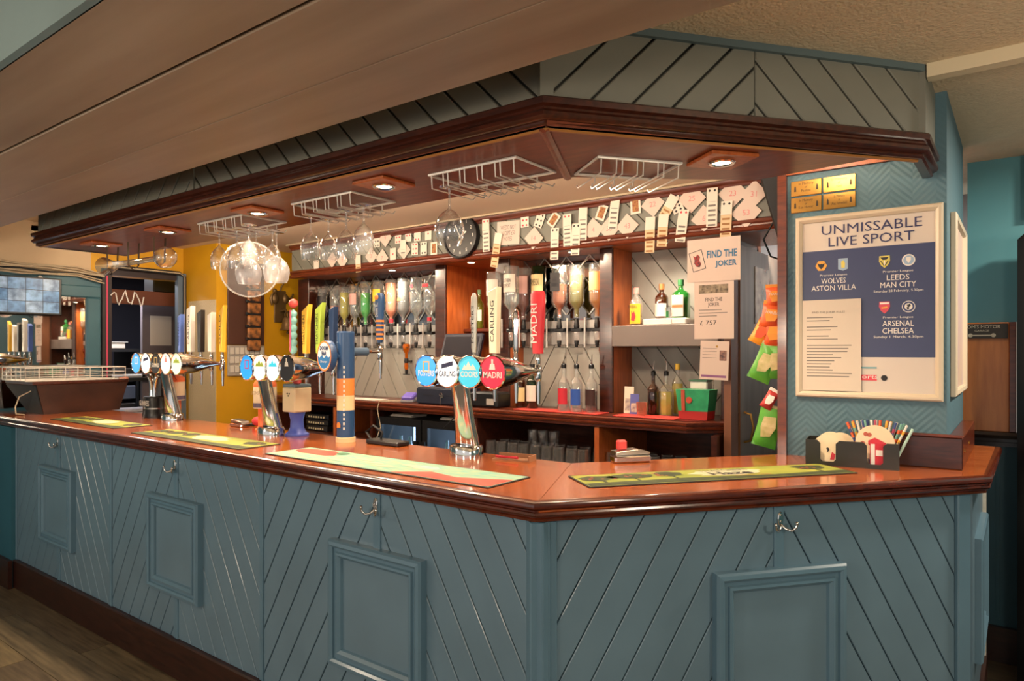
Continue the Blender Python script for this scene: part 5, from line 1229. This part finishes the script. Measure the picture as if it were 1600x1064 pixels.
def crest(kind, x, z, k=.022):
    y0, y1 = -.0078, -.0064; L = lambda pts: [(x + p[0] * k, z + p[1] * k) for p in pts]
    hexa = [(math.cos(i * PI / 3), math.sin(i * PI / 3)) for i in range(6)]
    shield = [(-.8, 1), (.8, 1), (.85, .1), (.55, -.6), (0, -1.1), (-.55, -.6), (-.85, .1)]
    circ = [(math.cos(i * PI / 10), math.sin(i * PI / 10)) for i in range(20)]
    def pm_(pts, m, par, d=0): return obj('crest_detail' if par is not t else 'crest', G().prism(L(pts), y0 - d, y1 - d + .0002), m, par)
    gold = mat('crest_gold', 'E0A440', .4); rd = mat('crest_red', 'D0485A', .4); sk = mat('crest_sky', '9AB0C8', .4); dk = mat('crest_dark', '24242C', .5); yl = mat('crest_yellow', 'D8C860', .4)
    if kind == 'hex': c = pm_(hexa, gold, t); pm_([(-.6, .5), (-.2, .25), (0, .4), (.2, .25), (.6, .5), (.45, -.1), (0, -.65), (-.45, -.1)], dk, c, .0006)
    elif kind == 'shield_sky': c = pm_([(-.8, 1.1), (.8, 1.1), (.8, -.8), (0, -1.1), (-.8, -.8)], sk, t); pm_([(-.25, -.6), (.3, -.6), (.35, .2), (.1, .8), (-.3, .5)], yl, c, .0006)
    elif kind == 'shield_yellow':
        c = pm_(shield, yl, t); pm_([(-.65, .75), (.65, .75), (.3, .3), (-.3, .3)], dk, c, .0006)
        for s_ in (-1, 1): pm_([(s_ * .55, .2), (s_ * .65, .1), (s_ * .12, -.75), (s_ * .05, -.6)], dk, c, .0006)
        pm_([(-.1, .2), (.1, .2), (.1, -.6), (-.1, -.6)], PWH, c, .0007)
    elif kind == 'shield_red': c = pm_(shield, rd, t); pm_([(-.7, .85), (.7, .85), (.7, .55), (-.7, .55)], PWH, c, .0006); pm_([(-.5, 0), (.4, .15), (.5, -.1), (-.4, -.25)], gold, c, .0006)
    elif kind == 'round_grey': c = pm_(circ, PWH, t); pm_([(p[0] * .8, p[1] * .8) for p in circ], sk, c, .0006); pm_([(-.35, .5), (.35, .5), (.35, 0), (0, -.55), (-.35, 0)], PWH, c, .001)
    elif kind == 'round_blue': c = pm_(circ, PWH, t); pm_([(p[0] * .88, p[1] * .88) for p in circ], mat('crest_navy', '34406E', .4), c, .0005); pm_([(p[0] * .6, p[1] * .6) for p in circ], PWH, c, .0008); pm_([(-.2, -.45), (.1, -.45), (.05, -.1), (.35, .1), (.2, .5), (-.05, .3), (-.3, .35), (-.1, 0), (-.3, -.15)], dk, c, .0011)
def fixture(x, zc_, league, a_, b_, when, c1, c2):
    crest(c1, x - .045, zc_ + .072); crest(c2, x + .035, zc_ + .072)
    text(league, .010, PWH, t, (x, -.0068, zc_ + .032), width=.10)
    text(a_, .021, PWH, t, (x, -.0068, zc_ + .010), width=.024 * len(a_) * .62)
    text(b_, .021, PWH, t, (x, -.0068, zc_ - .018), width=.024 * len(b_) * .62)
    if when: text(when, .012, PWH, t, (x, -.0068, zc_ - .042), width=.165)
fixture(PW * .275, PH * .625, 'Premier League', 'WOLVES', 'ASTON VILLA', '', 'hex', 'shield_sky')
fixture(PW * .715, PH * .625, 'Premier League', 'LEEDS', 'MAN CITY', 'Saturday 28 February, 5.30pm', 'shield_yellow', 'round_grey')
fixture(PW * .715, PH * .385, 'Premier League', 'ARSENAL', 'CHELSEA', 'Sunday 1 March, 4.30pm', 'shield_red', 'round_blue')
obj('red_logo_bar', G().box(PW * .30, PW * .575, -.0066, -.005, PH * .098, PH * .128), mat('logo_red', 'D84452', .4), t)
text('sports', .018, PWH, t, (PW * .50, -.007, PH * .113), width=.085)
obj('small_print', G().box(PW * .42, PW * .575, -.0066, -.005, PH * .162, PH * .170), mat('poster_teal_ink', '6AA0A8', .5), t)
obj('round_emblem', G().cyl((PW * .625, -.0066, PH * .113), (PW * .625, -.005, PH * .113), .011, n=16), INK, t)
# rules sheet taped over the poster
a = on_y(1254, 470, CY - .012); b = on_y(1346, 612, CY - .012)
r_ = thing('rules_sheet', 'white sheet of find the joker rules taped over the poster', 'notice', ((a.x + b.x) / 2, FYP - .012, (a.z + b.z) / 2))
w_, h_ = b.x - a.x, a.z - b.z
obj('sheet', G().box(-w_ / 2, w_ / 2, -.001, 0, -h_ / 2, h_ / 2), mat('rules_paper', 'CFC2B2', .6), r_)
text('FIND THE JOKER RULES', .010, INKG, r_, (-.01, -.0018, h_ * .36), width=w_ * .56)
rnd = random.Random(4); gg = G(); zz = h_ * .30
for k in range(20):
    if k % 3 != 2 or k > 9: gg.box(-w_ * .42, -w_ * .42 + w_ * rnd.uniform(.35, .8), -.0016, -.001, zz, zz + .0035)
    zz -= h_ * .034
obj('text_lines', gg, INKG, r_)['kind'] = 'stuff'
# brass memorial plaques
rows = [((1239, 279), (1286, 306)), ((1289, 274), (1336, 303)), ((1241, 308), (1287, 332)), ((1290, 303), (1338, 328))]
words = ['In Memory\nof\nPauline', 'In Memory\nof\nNeil', 'In Memory\nof\nKen Hunter', 'In Memory\nof\nAlec Fahrenfeld']
labs = ['brass memorial plaque, upper of the pair beside the timber edge', 'brass memorial plaque with the single short name, upper row', 'bright brass memorial plaque, lower of the pair beside the timber edge', 'brass memorial plaque with the longest name, lower row']
pb = a = on_y(1239, 280, CY - .006)
PQW, PQH = .118, .062
zt_ = on_y(1240, 283, CY).z
for k in range(4):
    c_, r0 = k % 2, k // 2
    t = thing('memorial_plaque', labs[k], 'plaque', (CX0 + .015 + PQW / 2 + c_ * (PQW + .006), CY - .003, zt_ - PQH / 2 - r0 * (PQH + .006) - .004), 0, 'brass memorial plaques on the column')
    obj('plate', G().rbox(-PQW / 2, PQW / 2, -.004, .002, -PQH / 2, PQH / 2, .0015), BRASS, t)
    text(words[k], PQH * .62, mat('engraving', '3A2A18', .6), t, (0, -.0048, .004), width=PQW * .48)
    for s_ in (-1, 1): obj('engraved_ornament', G().prism([(s_ * .042 - .004, -.012), (s_ * .042 + .004, -.012), (s_ * .042 + .003, .006), (s_ * .042, .012), (s_ * .042 - .003, .006)], -.0047, -.0040), MATS['engraving'], t)
# frame on the column side
t = thing('side_frame', 'narrow cream picture frame on the side of the column', 'picture frame', (CX1 + .002, 3.10, fz0 + .01), PI / 2)
obj('frame', G().rings(0, .60, 0, PH - .02, [(0, 0), (0, -.016), (.008, -.022), (.02, -.018), (.026, -.006)]), mat('frame_cream', 'CFC0A8', .35), t)
obj('picture', G().box(.024, .576, -.006, -.001, .024, PH - .044), mat('side_print', 'D8BCA8', .35, col2='C8B0B4', vs=4), t)

# ------------------------------------------------------------------ door, hanging snacks, speaker
DX = -1.19
dr = struct('door_1', G().box(DX - .035, DX, 3.62, 4.36, 0.005, 2.09), mat('door_grey_brown', '8A7C70', .3, col2='6A5C52', vs=3, stretch=(6, 6, .6)), 'open grey brown door leaf beyond the back bar')
obj('door_edge', G().box(DX - .036, DX + .001, 3.612, 3.62, 0.005, 2.09), mat('door_edge', '8A5A3A', .4), dr)
obj('keyhole_plate', G().box(DX - .030, DX - .006, 3.6085, 3.612, 1.20, 1.30), BRASS, dr)
for s_ in (1, -1):
    x = DX if s_ > 0 else DX - .035
    obj('door_handle', G().tube([(x, 3.68, 1.20), (x + s_ * .035, 3.68, 1.19), (x + s_ * .05, 3.68, 1.12), (x + s_ * .035, 3.68, 1.05), (x, 3.68, 1.04)], .007, 8), BRASS, dr, 60)
obj('glass_panel', G().box(DX, DX + .004, 3.86, 4.13, 1.68, 2.0), mat('foil_paper', 'C2AE98', .2, .4, col2='7A6A60', vs=14), dr)
struct('wall_passage', G().box(-1.75, -0.2, 4.60, 4.7, 0, 2.41), mat('passage_white', 'C8CCD4', .7), 'pale wall of the passage behind the door')
t = thing('wall_speaker', 'black slanted loudspeaker hung under the ceiling beside the column', 'loudspeaker', (-.905, 3.33, 2.36))
M = Matrix.Rotation(math.radians(-12), 4, 'Y') @ Matrix.Rotation(math.radians(14), 4, 'X')
obj('cabinet', G().rbox(-.075, .085, -.09, .09, -.31, .03, .01, M), BLACK, t); obj('grille', G().box(-.06, .07, -.094, -.0895, -.29, .01, M), BLACKM, t)
obj('bracket', G().box(-.02, .02, .0, .02, .0, .05), STEEL, t)
o = obj('loose_cable', G().tube([(-.96, 3.40, 2.15), (-1.02, 3.45, 2.08), (-1.0, 3.5, 2.0), (-.93, 3.5, 1.97), (-.89, 3.45, 2.02)], .005, 6), BLACKM, None, 60); tag(o, 'loose black cable drooping below the loudspeaker', 'cable')
# snack packets on a hanging strip in front of the door, beside the column
SX = CX0 - .047; SYP = CY + .06
st = thing('snack_strip', 'black hanging strip that carries the snack packets beside the column', 'display strip', (SX, SYP + .02, 1.10))
obj('strip', G().box(-.006, .010, -.004, .004, .003, .74), BLACKM, st)
OG = mat('pack_orange', 'E2622E', .35, col2='D84A24', vs=12); OG2 = mat('pack_amber', 'EE9A30', .35); GN = mat('pack_green', '5EA63A', .35, col2='3E8A2E', vs=10); CRM = mat('pack_cream', 'D8C496', .4, col2='A8A060', vs=22); RDP = mat('pack_red', 'B83A3A', .35)
def packet(label, z, w_, h_, m, m2, rot, dx, words=None):
    t_ = thing('snack_packet', label, 'snack packet', (SX - .010 + dx, SYP - .012 - random.uniform(0, .012), z), 0, 'snack packets on the hanging strip'); t_.rotation_euler = (0, math.radians(rot), .25)
    nx, nz = 7, 9; vs = []; fs = []
    for sgn in (-1, 1):
        for j in range(nz):
            for i in range(nx):
                u_, v_ = i / (nx - 1) * 2 - 1, j / (nz - 1)
                puff = .020 * (1 - u_ * u_) ** .6 * math.sin(PI * v_) ** .5
                vs.append((u_ * w_ / 2 * (1 - .08 * math.sin(PI * v_)), sgn * puff + random.uniform(-.0012, .0012), -v_ * h_))
    N = nx * nz
    for s_ in (0, 1):
        for j in range(nz - 1):
            for i in range(nx - 1):
                q = s_ * N + j * nx + i; fs.append((q, q + 1, q + nx + 1, q + nx))
    obj('bag', G().add(vs, fs), m, t_, 50)
    obj('printed_panel', G().add([(-w_ * .26, -.019, -h_ * .24), (w_ * .22, -.019, -h_ * .20), (w_ * .30, -.0225, -h_ * .46), (w_ * .16, -.0205, -h_ * .70), (-w_ * .20, -.0195, -h_ * .76), (-w_ * .30, -.0215, -h_ * .5)], [(0, 1, 2, 5), (5, 2, 3, 4)]), m2, t_)
    obj('top_seal', G().box(-w_ / 2, w_ / 2, -.001, .001, -.004, .012), m2, t_)
    if words: text(words, h_ * .13, PWH, t_, (0, -.0235, -h_ * .36), width=w_ * .6)
packet('orange sweet bag at the very top of the snack strip', 1.80, .085, .085, OG, OG2, 0, 0, 'HARIBO')
packet('orange and amber sweet bag, second on the snack strip', 1.725, .09, .10, OG, OG2, 12, -.005, 'HARIBO')
packet('orange sweet bag hanging askew, third on the snack strip', 1.655, .09, .11, OG, OG2, 6, -.002)
packet('small orange sweet bag swinging out behind the third one', 1.65, .07, .10, OG2, OG, 28, -.04)
packet('green and cream nut packet tilted outwards, uppermost of the green ones', 1.545, .095, .155, GN, CRM, 24, -.012)
packet('green and cream nut packet hanging behind the tilted green one', 1.55, .08, .14, GN, CRM, 4, .004)
packet('small red snack packet between the green packets', 1.355, .05, .08, RDP, WHITE, 30, -.005)
packet('green and cream nut packet at the bottom of the snack strip', 1.285, .10, .17, GN, CRM, 14, -.012)

# ------------------------------------------------------------------ beyond the bar end
p = on_y(1540, 672, RY - .05)
t = thing('wooden_flap', 'varnished wooden board standing on the dado shelf with a garage sign', 'board', (p.x, RY - .05, 1.1355)); t.rotation_euler = (-.06, 0, 0)
BW = .125
obj('board', G().rbox(-BW, BW - .03, -.010, .010, 0, .535, .002), mat('flap_wood', 'C87A38', .45, col2='B0642A', vs=5, stretch=(8, 8, 1), coat=.2), t)
obj('edge_strip', G().rbox(BW - .03, BW - .004, -.014, .012, 0, .535, .002), REDW, t)
obj('metal_edge', G().box(BW - .004, BW, -.014, .012, 0, .535), STEEL, t)
s_ = obj('garage_sign', G().rbox(-BW + .005, BW - .035, -.014, -.0105, .455, .528, .001), mat('sign_dark', '2E2A24', .5), t)
text("TOM'S MOTOR", .017, mat('sign_cream', 'C8C0A8', .5), s_, (-.015, -.0146, .514), width=.15); text('GARAGE', .010, MATS['sign_cream'], s_, (-.015, -.0146, .494), width=.06)
obj('wrench_mark', G().box(-.06, .03, -.0148, -.0138, .468, .474).cyl((-.062, -.0148, .471), (-.062, -.0138, .471), .010, n=10).cyl((.032, -.0148, .471), (.032, -.0138, .471), .010, n=10), MATS['sign_cream'], s_)
# upright machine at the right edge
p = on_y(1590, 500, 3.95)
t = thing('gaming_machine', 'tall black upright cabinet with rounded edge at the right wall', 'machine', (p.x, 3.72, 0))
obj('cabinet', G().rbox(0, .62, .0, .33, 0.03, 2.05, .03), BLACK, t); obj('screen', G().box(.06, .56, -.004, .0005, 1.10, 1.9), mat('machine_screen', '20242C', .1), t)
obj('plinth', G().box(.02, .60, .02, .33, 0, .03), BLACKM, t); obj('button_deck', G().rbox(.03, .59, -.12, .0, .95, 1.0, .015), BLACK, t)

# ================================================================== LEFT END: WARMER BOX, SCREEN, DOORWAY CONTENTS, YELLOW WALL
t = thing('counter_warmer', 'dark wooden box with sloping sides at the far end of the bar', 'box', (-5.42, 1.80, CT + .0005))
g = G().add([(-.13, 0, 0), (.15, 0, 0), (.15, .48, 0), (-.13, .48, 0), (-.33, -.07, .20), (.17, -.05, .20), (.17, .53, .20), (-.33, .53, .20)], [(0, 3, 2, 1), (4, 5, 6, 7), (0, 1, 5, 4), (1, 2, 6, 5), (2, 3, 7, 6), (3, 0, 4, 7)])
obj('box', g, mat('box_brown', '3E241A', .4, col2='2A1812', vs=8), t)
obj('front_plate', G().add([(-.125, -.004, .005), (.145, -.004, .005), (.164, -.052, .195), (-.32, -.074, .195)], [(0, 1, 2, 3)]), mat('plate_dark', '14222A', .35), t)
obj('rim', G().rbox(-.33, .175, -.075, .535, .2005, .222, .004), DARKW, t)
o = obj('lamp_cable', G().tube([(-5.36, 1.76, CT + .16), (-5.40, 1.70, CT + .12), (-5.41, 1.68, CT + .05), (-5.36, 1.67, CT + .008), (-5.28, 1.69, CT + .007)], .0045, 6), CABM, None, 60); tag(o, 'pale cable looping down the end of the dark box', 'cable')
t = thing('wire_basket', 'long white wire basket standing on the dark box', 'basket', (-5.50, 1.70, CT + .223))
rw = .0028
for z_ in (.003, .03, .058, .09):
    obj('rim_wire', G().tube([(-.22, 0, z_), (.21, 0, z_), (.235, .62, z_), (-.22, .62, z_)], rw if z_ < .09 else .004, 5, True), WIRE, t)
for k in range(9):
    f_ = k / 8; obj('upright_wire', G().cyl((.21 + .025 * f_, .62 * f_, .003), (.21 + .025 * f_, .62 * f_, .09), rw, n=5), WIRE, t)
for k in range(6):
    obj('upright_wire', G().cyl((-.22 + .43 * k / 5, 0, .003), (-.22 + .43 * k / 5, 0, .09), rw, n=5), WIRE, t)
for k in range(7):
    obj('floor_wire', G().cyl((-.20 + .40 * k / 6, 0, .003), (-.20 + .40 * k / 6, .62, .003), rw, n=5), WIRE, t)
o = obj('twine', G().tube([(-5.25 + .025 * math.cos(k), 2.30 + .03 * math.sin(k), CT + .228 + .001 * k) for k in range(10)], .005, 6), mat('twine_pink', 'C88A78', .7), None, 60); tag(o, 'coil of pinkish twine on the rim of the dark box', 'twine')
# security screen in front of the mirror
t = thing('security_screen', 'black flat screen showing a grid of blue camera pictures before the mirror', 'screen', (WX + .09, 1.60, 1.79))
obj('housing', G().rbox(-.02, .02, 0, .46, 0, .27, .005), BLACK, t)
for r in range(3):
    for c in range(4):
        obj('camera_picture', G().box(.0205, .0215, .018 + c * .107, .121 + c * .107, .014 + r * .083, .093 + r * .083), mat('camera_view_%d' % ((r * 4 + c) % 3), ['86B0D8', '6A9AC8', 'A2BEDA'][(r * 4 + c) % 3], .3, emit=.16, col2='203448', vs=18), t)
obj('bracket', G().box(-.076, -.02, .20, .26, .08, .16), BLACKM, t)
o = obj('wall_sensor', G().ball((0, 0, 0), .018), WHITE, None, 60); o.location = (WX + .018, 1.95, 2.065); tag(o, 'small white round sensor on the teal wall above the mirror', 'sensor')
# pink cord by the doorway
o = obj('pull_cord', G().cyl((WX + .03, 2.405, 1.25), (WX + .03, 2.405, 2.12), .006, n=6), mat('cord_pink', 'D04A6A', .6), None); tag(o, 'pink cord hanging down beside the doorway', 'cord')
o = obj('neon_wire', G().tube([(WX + .06, 2.42 + .012 * k, 1.95 + .05 * math.sin(k * .9) + .015 * math.cos(k * 2.1)) for k in range(22)], .005, 6), WHITE, None, 60); tag(o, 'tangled white wire hanging in the doorway corner', 'cable')
for k in range(3):
    o = obj('door_cable', G().tube([(WX + .055 + .008 * k, DY0, DZ + .075 - .012 * k), (WX + .055 + .008 * k, DY1 - .05, DZ + .07 - .012 * k), (WX + .058 + .008 * k, DY1 - .0 - .012 * k, DZ + .03), (WX + .058 + .008 * k, DY1 - .0 - .012 * k, 1.2)], .006, 6), BLACKM if k != 1 else CABM, None, 60)
    tag(o, ('black' if k != 1 else 'cream') + ' cable tacked around the doorway frame', 'cable', 'cables round the doorway')
# store room contents
dr2 = struct('door_2', G().box(-6.62, -6.58, 3.05, 3.75, 0, 1.98), mat('store_door', '6E6468', .5, var=.06, vs=4), 'grey store room door with two papers')
for (y0, y1, z0_, z1_) in ((3.12, 3.32, 1.58, 1.86), (3.42, 3.64, 1.66, 1.90)):
    obj('pinned_paper', G().box(-6.58, -6.577, y0, y1, z0_, z1_), PAPER, dr2)
obj('door_handle', G().rbox(-6.58, -6.57, 3.13, 3.19, 1.28, 1.46, .003).cyl((-6.57, 3.16, 1.36), (-6.53, 3.16, 1.36), .01, n=8).cyl((-6.535, 3.16, 1.36), (-6.535, 3.26, 1.36), .008, n=8), STEEL, dr2)
t = thing('store_shelf', 'wooden shelf above the store room doorway', 'shelf', (-6.4, 3.05, 2.02)); obj('board', G().box(-.15, .25, -.55, .75, 0, .03), mat('shelf_pinkish', '9A6A54', .5), t); obj('fascia', G().box(.25, .27, -.55, .75, -.09, .03), mat('shelf_brown', '6A3A26', .5), t)
t = thing('store_speaker', 'small black speaker on the store room shelf', 'loudspeaker', (-6.28, 3.10, 2.0505)); obj('case', G().rbox(-.08, .10, -.14, .14, 0, .16, .01), BLACK, t); obj('cone', G().lathe([(.05, 0), (.045, -.01), (.01, -.02)], 16, Matrix.Translation((.101, 0, .08)) @ Matrix.Rotation(PI / 2, 4, 'Y')), BLACKM, t)
t = thing('storage_bowl', 'pale dish on the store room shelf', 'dish', (-6.28, 3.42, 2.0505)); obj('bowl', G().lathe([(0, 0), (.05, 0), (.10, .05), (.095, .05), (.045, .006), (0, .006)], 18), WHITE, t, 50); obj('base_ring', G().lathe([(.048, 0), (.05, .004)], 18), WHITE, t)
t = thing('equipment_rack', 'dark equipment rack with grey units in the store room', 'rack', (-7.2, 2.95, 0))
obj('frame', G().box(-.25, .25, -.25, -.22, 0, 1.55).box(-.25, .25, .22, .25, 0, 1.55).box(-.25, .25, -.22, .22, 1.52, 1.55), BLACKM, t)
for k in range(5): obj('rack_unit', G().rbox(-.2, .24, -.215, .215, .55 + k * .17, .68 + k * .17, .006), mat('unit_grey', '5A5E6A', .4) if k % 2 else STEEL, t)
t = thing('paper_pile', 'pile of papers on top of the equipment rack', 'papers', (-7.15, 2.95, 1.5505)); obj('pile', G().rbox(-.12, .14, -.16, .14, 0, .06, .006), PAPER, t); obj('top_sheet', G().rbox(-.10, .15, -.14, .16, .0605, .066, .002), WHITE, t)
t = thing('keyboard', 'pale keyboard on the store room desk', 'keyboard', (-6.65, 2.86, 1.2805)); obj('case', G().rbox(-.07, .07, -.22, .22, 0, .025, .004), mat('key_grey', 'B8B8BC', .5), t)
gg = G()
for r in range(4):
    for c in range(12): gg.box(-.055 + r * .03, -.033 + r * .03, -.20 + c * .034, -.172 + c * .034, .025, .03)
obj('keys', gg, WHITE, t)['kind'] = 'stuff'
t = thing('store_desk', 'dark desk in the store room', 'desk', (-6.68, 2.85, 0)); obj('top', G().box(-.14, .14, -.3, .3, 1.25, 1.28), BLACKM, t)
for (x, y) in ((-.12, -.28), (.12, -.28), (-.12, .28), (.12, .28)): obj('leg', G().box(x - .015, x + .015, y - .015, y + .015, 0, 1.25), BLACKM, t)
t = thing('storage_box', 'pale cardboard box in the doorway', 'box', (-6.28, 2.90, 0)); obj('carton', G().rbox(-.15, .15, -.2, .2, 0, 1.0, .006), mat('carton_grey', 'A8A4AC', .6), t); obj('lid_flap', G().rbox(-.155, .155, -.205, .205, 1.0005, 1.02, .004), mat('carton_lid', 'B8B4BA', .6), t)
obj('printed_mark', G().tube([(.152, -.04, .90), (.152, .0, .885), (.152, .05, .90)], .004, 5), INK, t)
# yellow wall: dark board with hanging packets, bell
YX = -5.27
t = thing('snack_board', 'dark brown board with bottle opener cards and nut packets on the yellow wall', 'board', (YX + .001, 3.12, 1.30))
obj('board', G().rbox(0, .015, 0, .34, .28, .98, .003), mat('board_brown', '4A2C20', .5), t)
obj('grey_rack', G().rbox(.0, .02, .0, .34, .02, .275, .003), mat('rack_grey', '9A948C', .5), t)
for r in range(3):
    for c in range(7): obj('pocket', G().rbox(.02, .028, .015 + c * .046, .05 + c * .046, .05 + r * .075, .105 + r * .075, .003), mat('pocket_pale', 'C8C2B8', .5), t)
for k in range(6):
    z_ = .80 - k * .105
    t2 = thing('nut_packet', 'small amber and black snack packet in the column on the dark board', 'snack packet', (YX + .045, 3.34, 1.30 + z_), 0, 'snack packets on the dark board')
    obj('bag', G().rbox(-.018, .02, -.06, .06, -.045, .045, .012), mat('pack_amber2', 'B8763A', .5, col2='2A201C', vs=22), t2); obj('header', G().rbox(-.01, .012, -.075, .06, .0455, .07, .003), BLACKM, t2)
t = thing('bronze_bell', 'old bronze last orders bell with figured bracket on the yellow wall', 'bell', (YX + .002, 3.62, 1.66))
obj('bracket_plate', G().rbox(0, .012, -.06, .06, .12, .40, .004), BRONZE, t)
obj('scroll', G().tube([(.012, .0, .40), (.03, .0, .44), (.03, .02, .46), (.02, .0, .50)], .008, 6).tube([(.012, -.05, .36), (.03, -.09, .37), (.03, -.11, .33), (.02, -.09, .27)], .010, 6).tube([(.012, .05, .34), (.03, .10, .34), (.03, .12, .38)], .009, 6).tube([(.01, .0, .22), (.09, .0, .23), (.12, .0, .20), (.12, 0, .16)], .009, 6), BRONZE, t, 60)
obj('figure', G().ball((.02, -.06, .33), .025, .035, .05).ball((.025, .045, .33), .02, .03, .045).ball((.025, -.065, .395), .018, .02, .022), BRONZE, t, 60)
obj('bell', G().lathe([(.0, .10), (.03, .10), (.042, .085), (.050, .04), (.062, .0), (.072, -.012), (.066, -.012), (.045, .03), (0, .08)], 20, Matrix.Translation((.12, 0, .06))), BRONZE, t, 50)
obj('hanging_ring', G().tube([(.12, .028 * math.cos(k * PI / 6), .185 + .028 * math.sin(k * PI / 6)) for k in range(12)], .006, 6, True), BRONZE, t, 60)
obj('clapper', G().cyl((.12, 0, .08), (.12, 0, .03), .004, n=6).ball((.12, 0, .028), .012), BRONZE, t, 60)
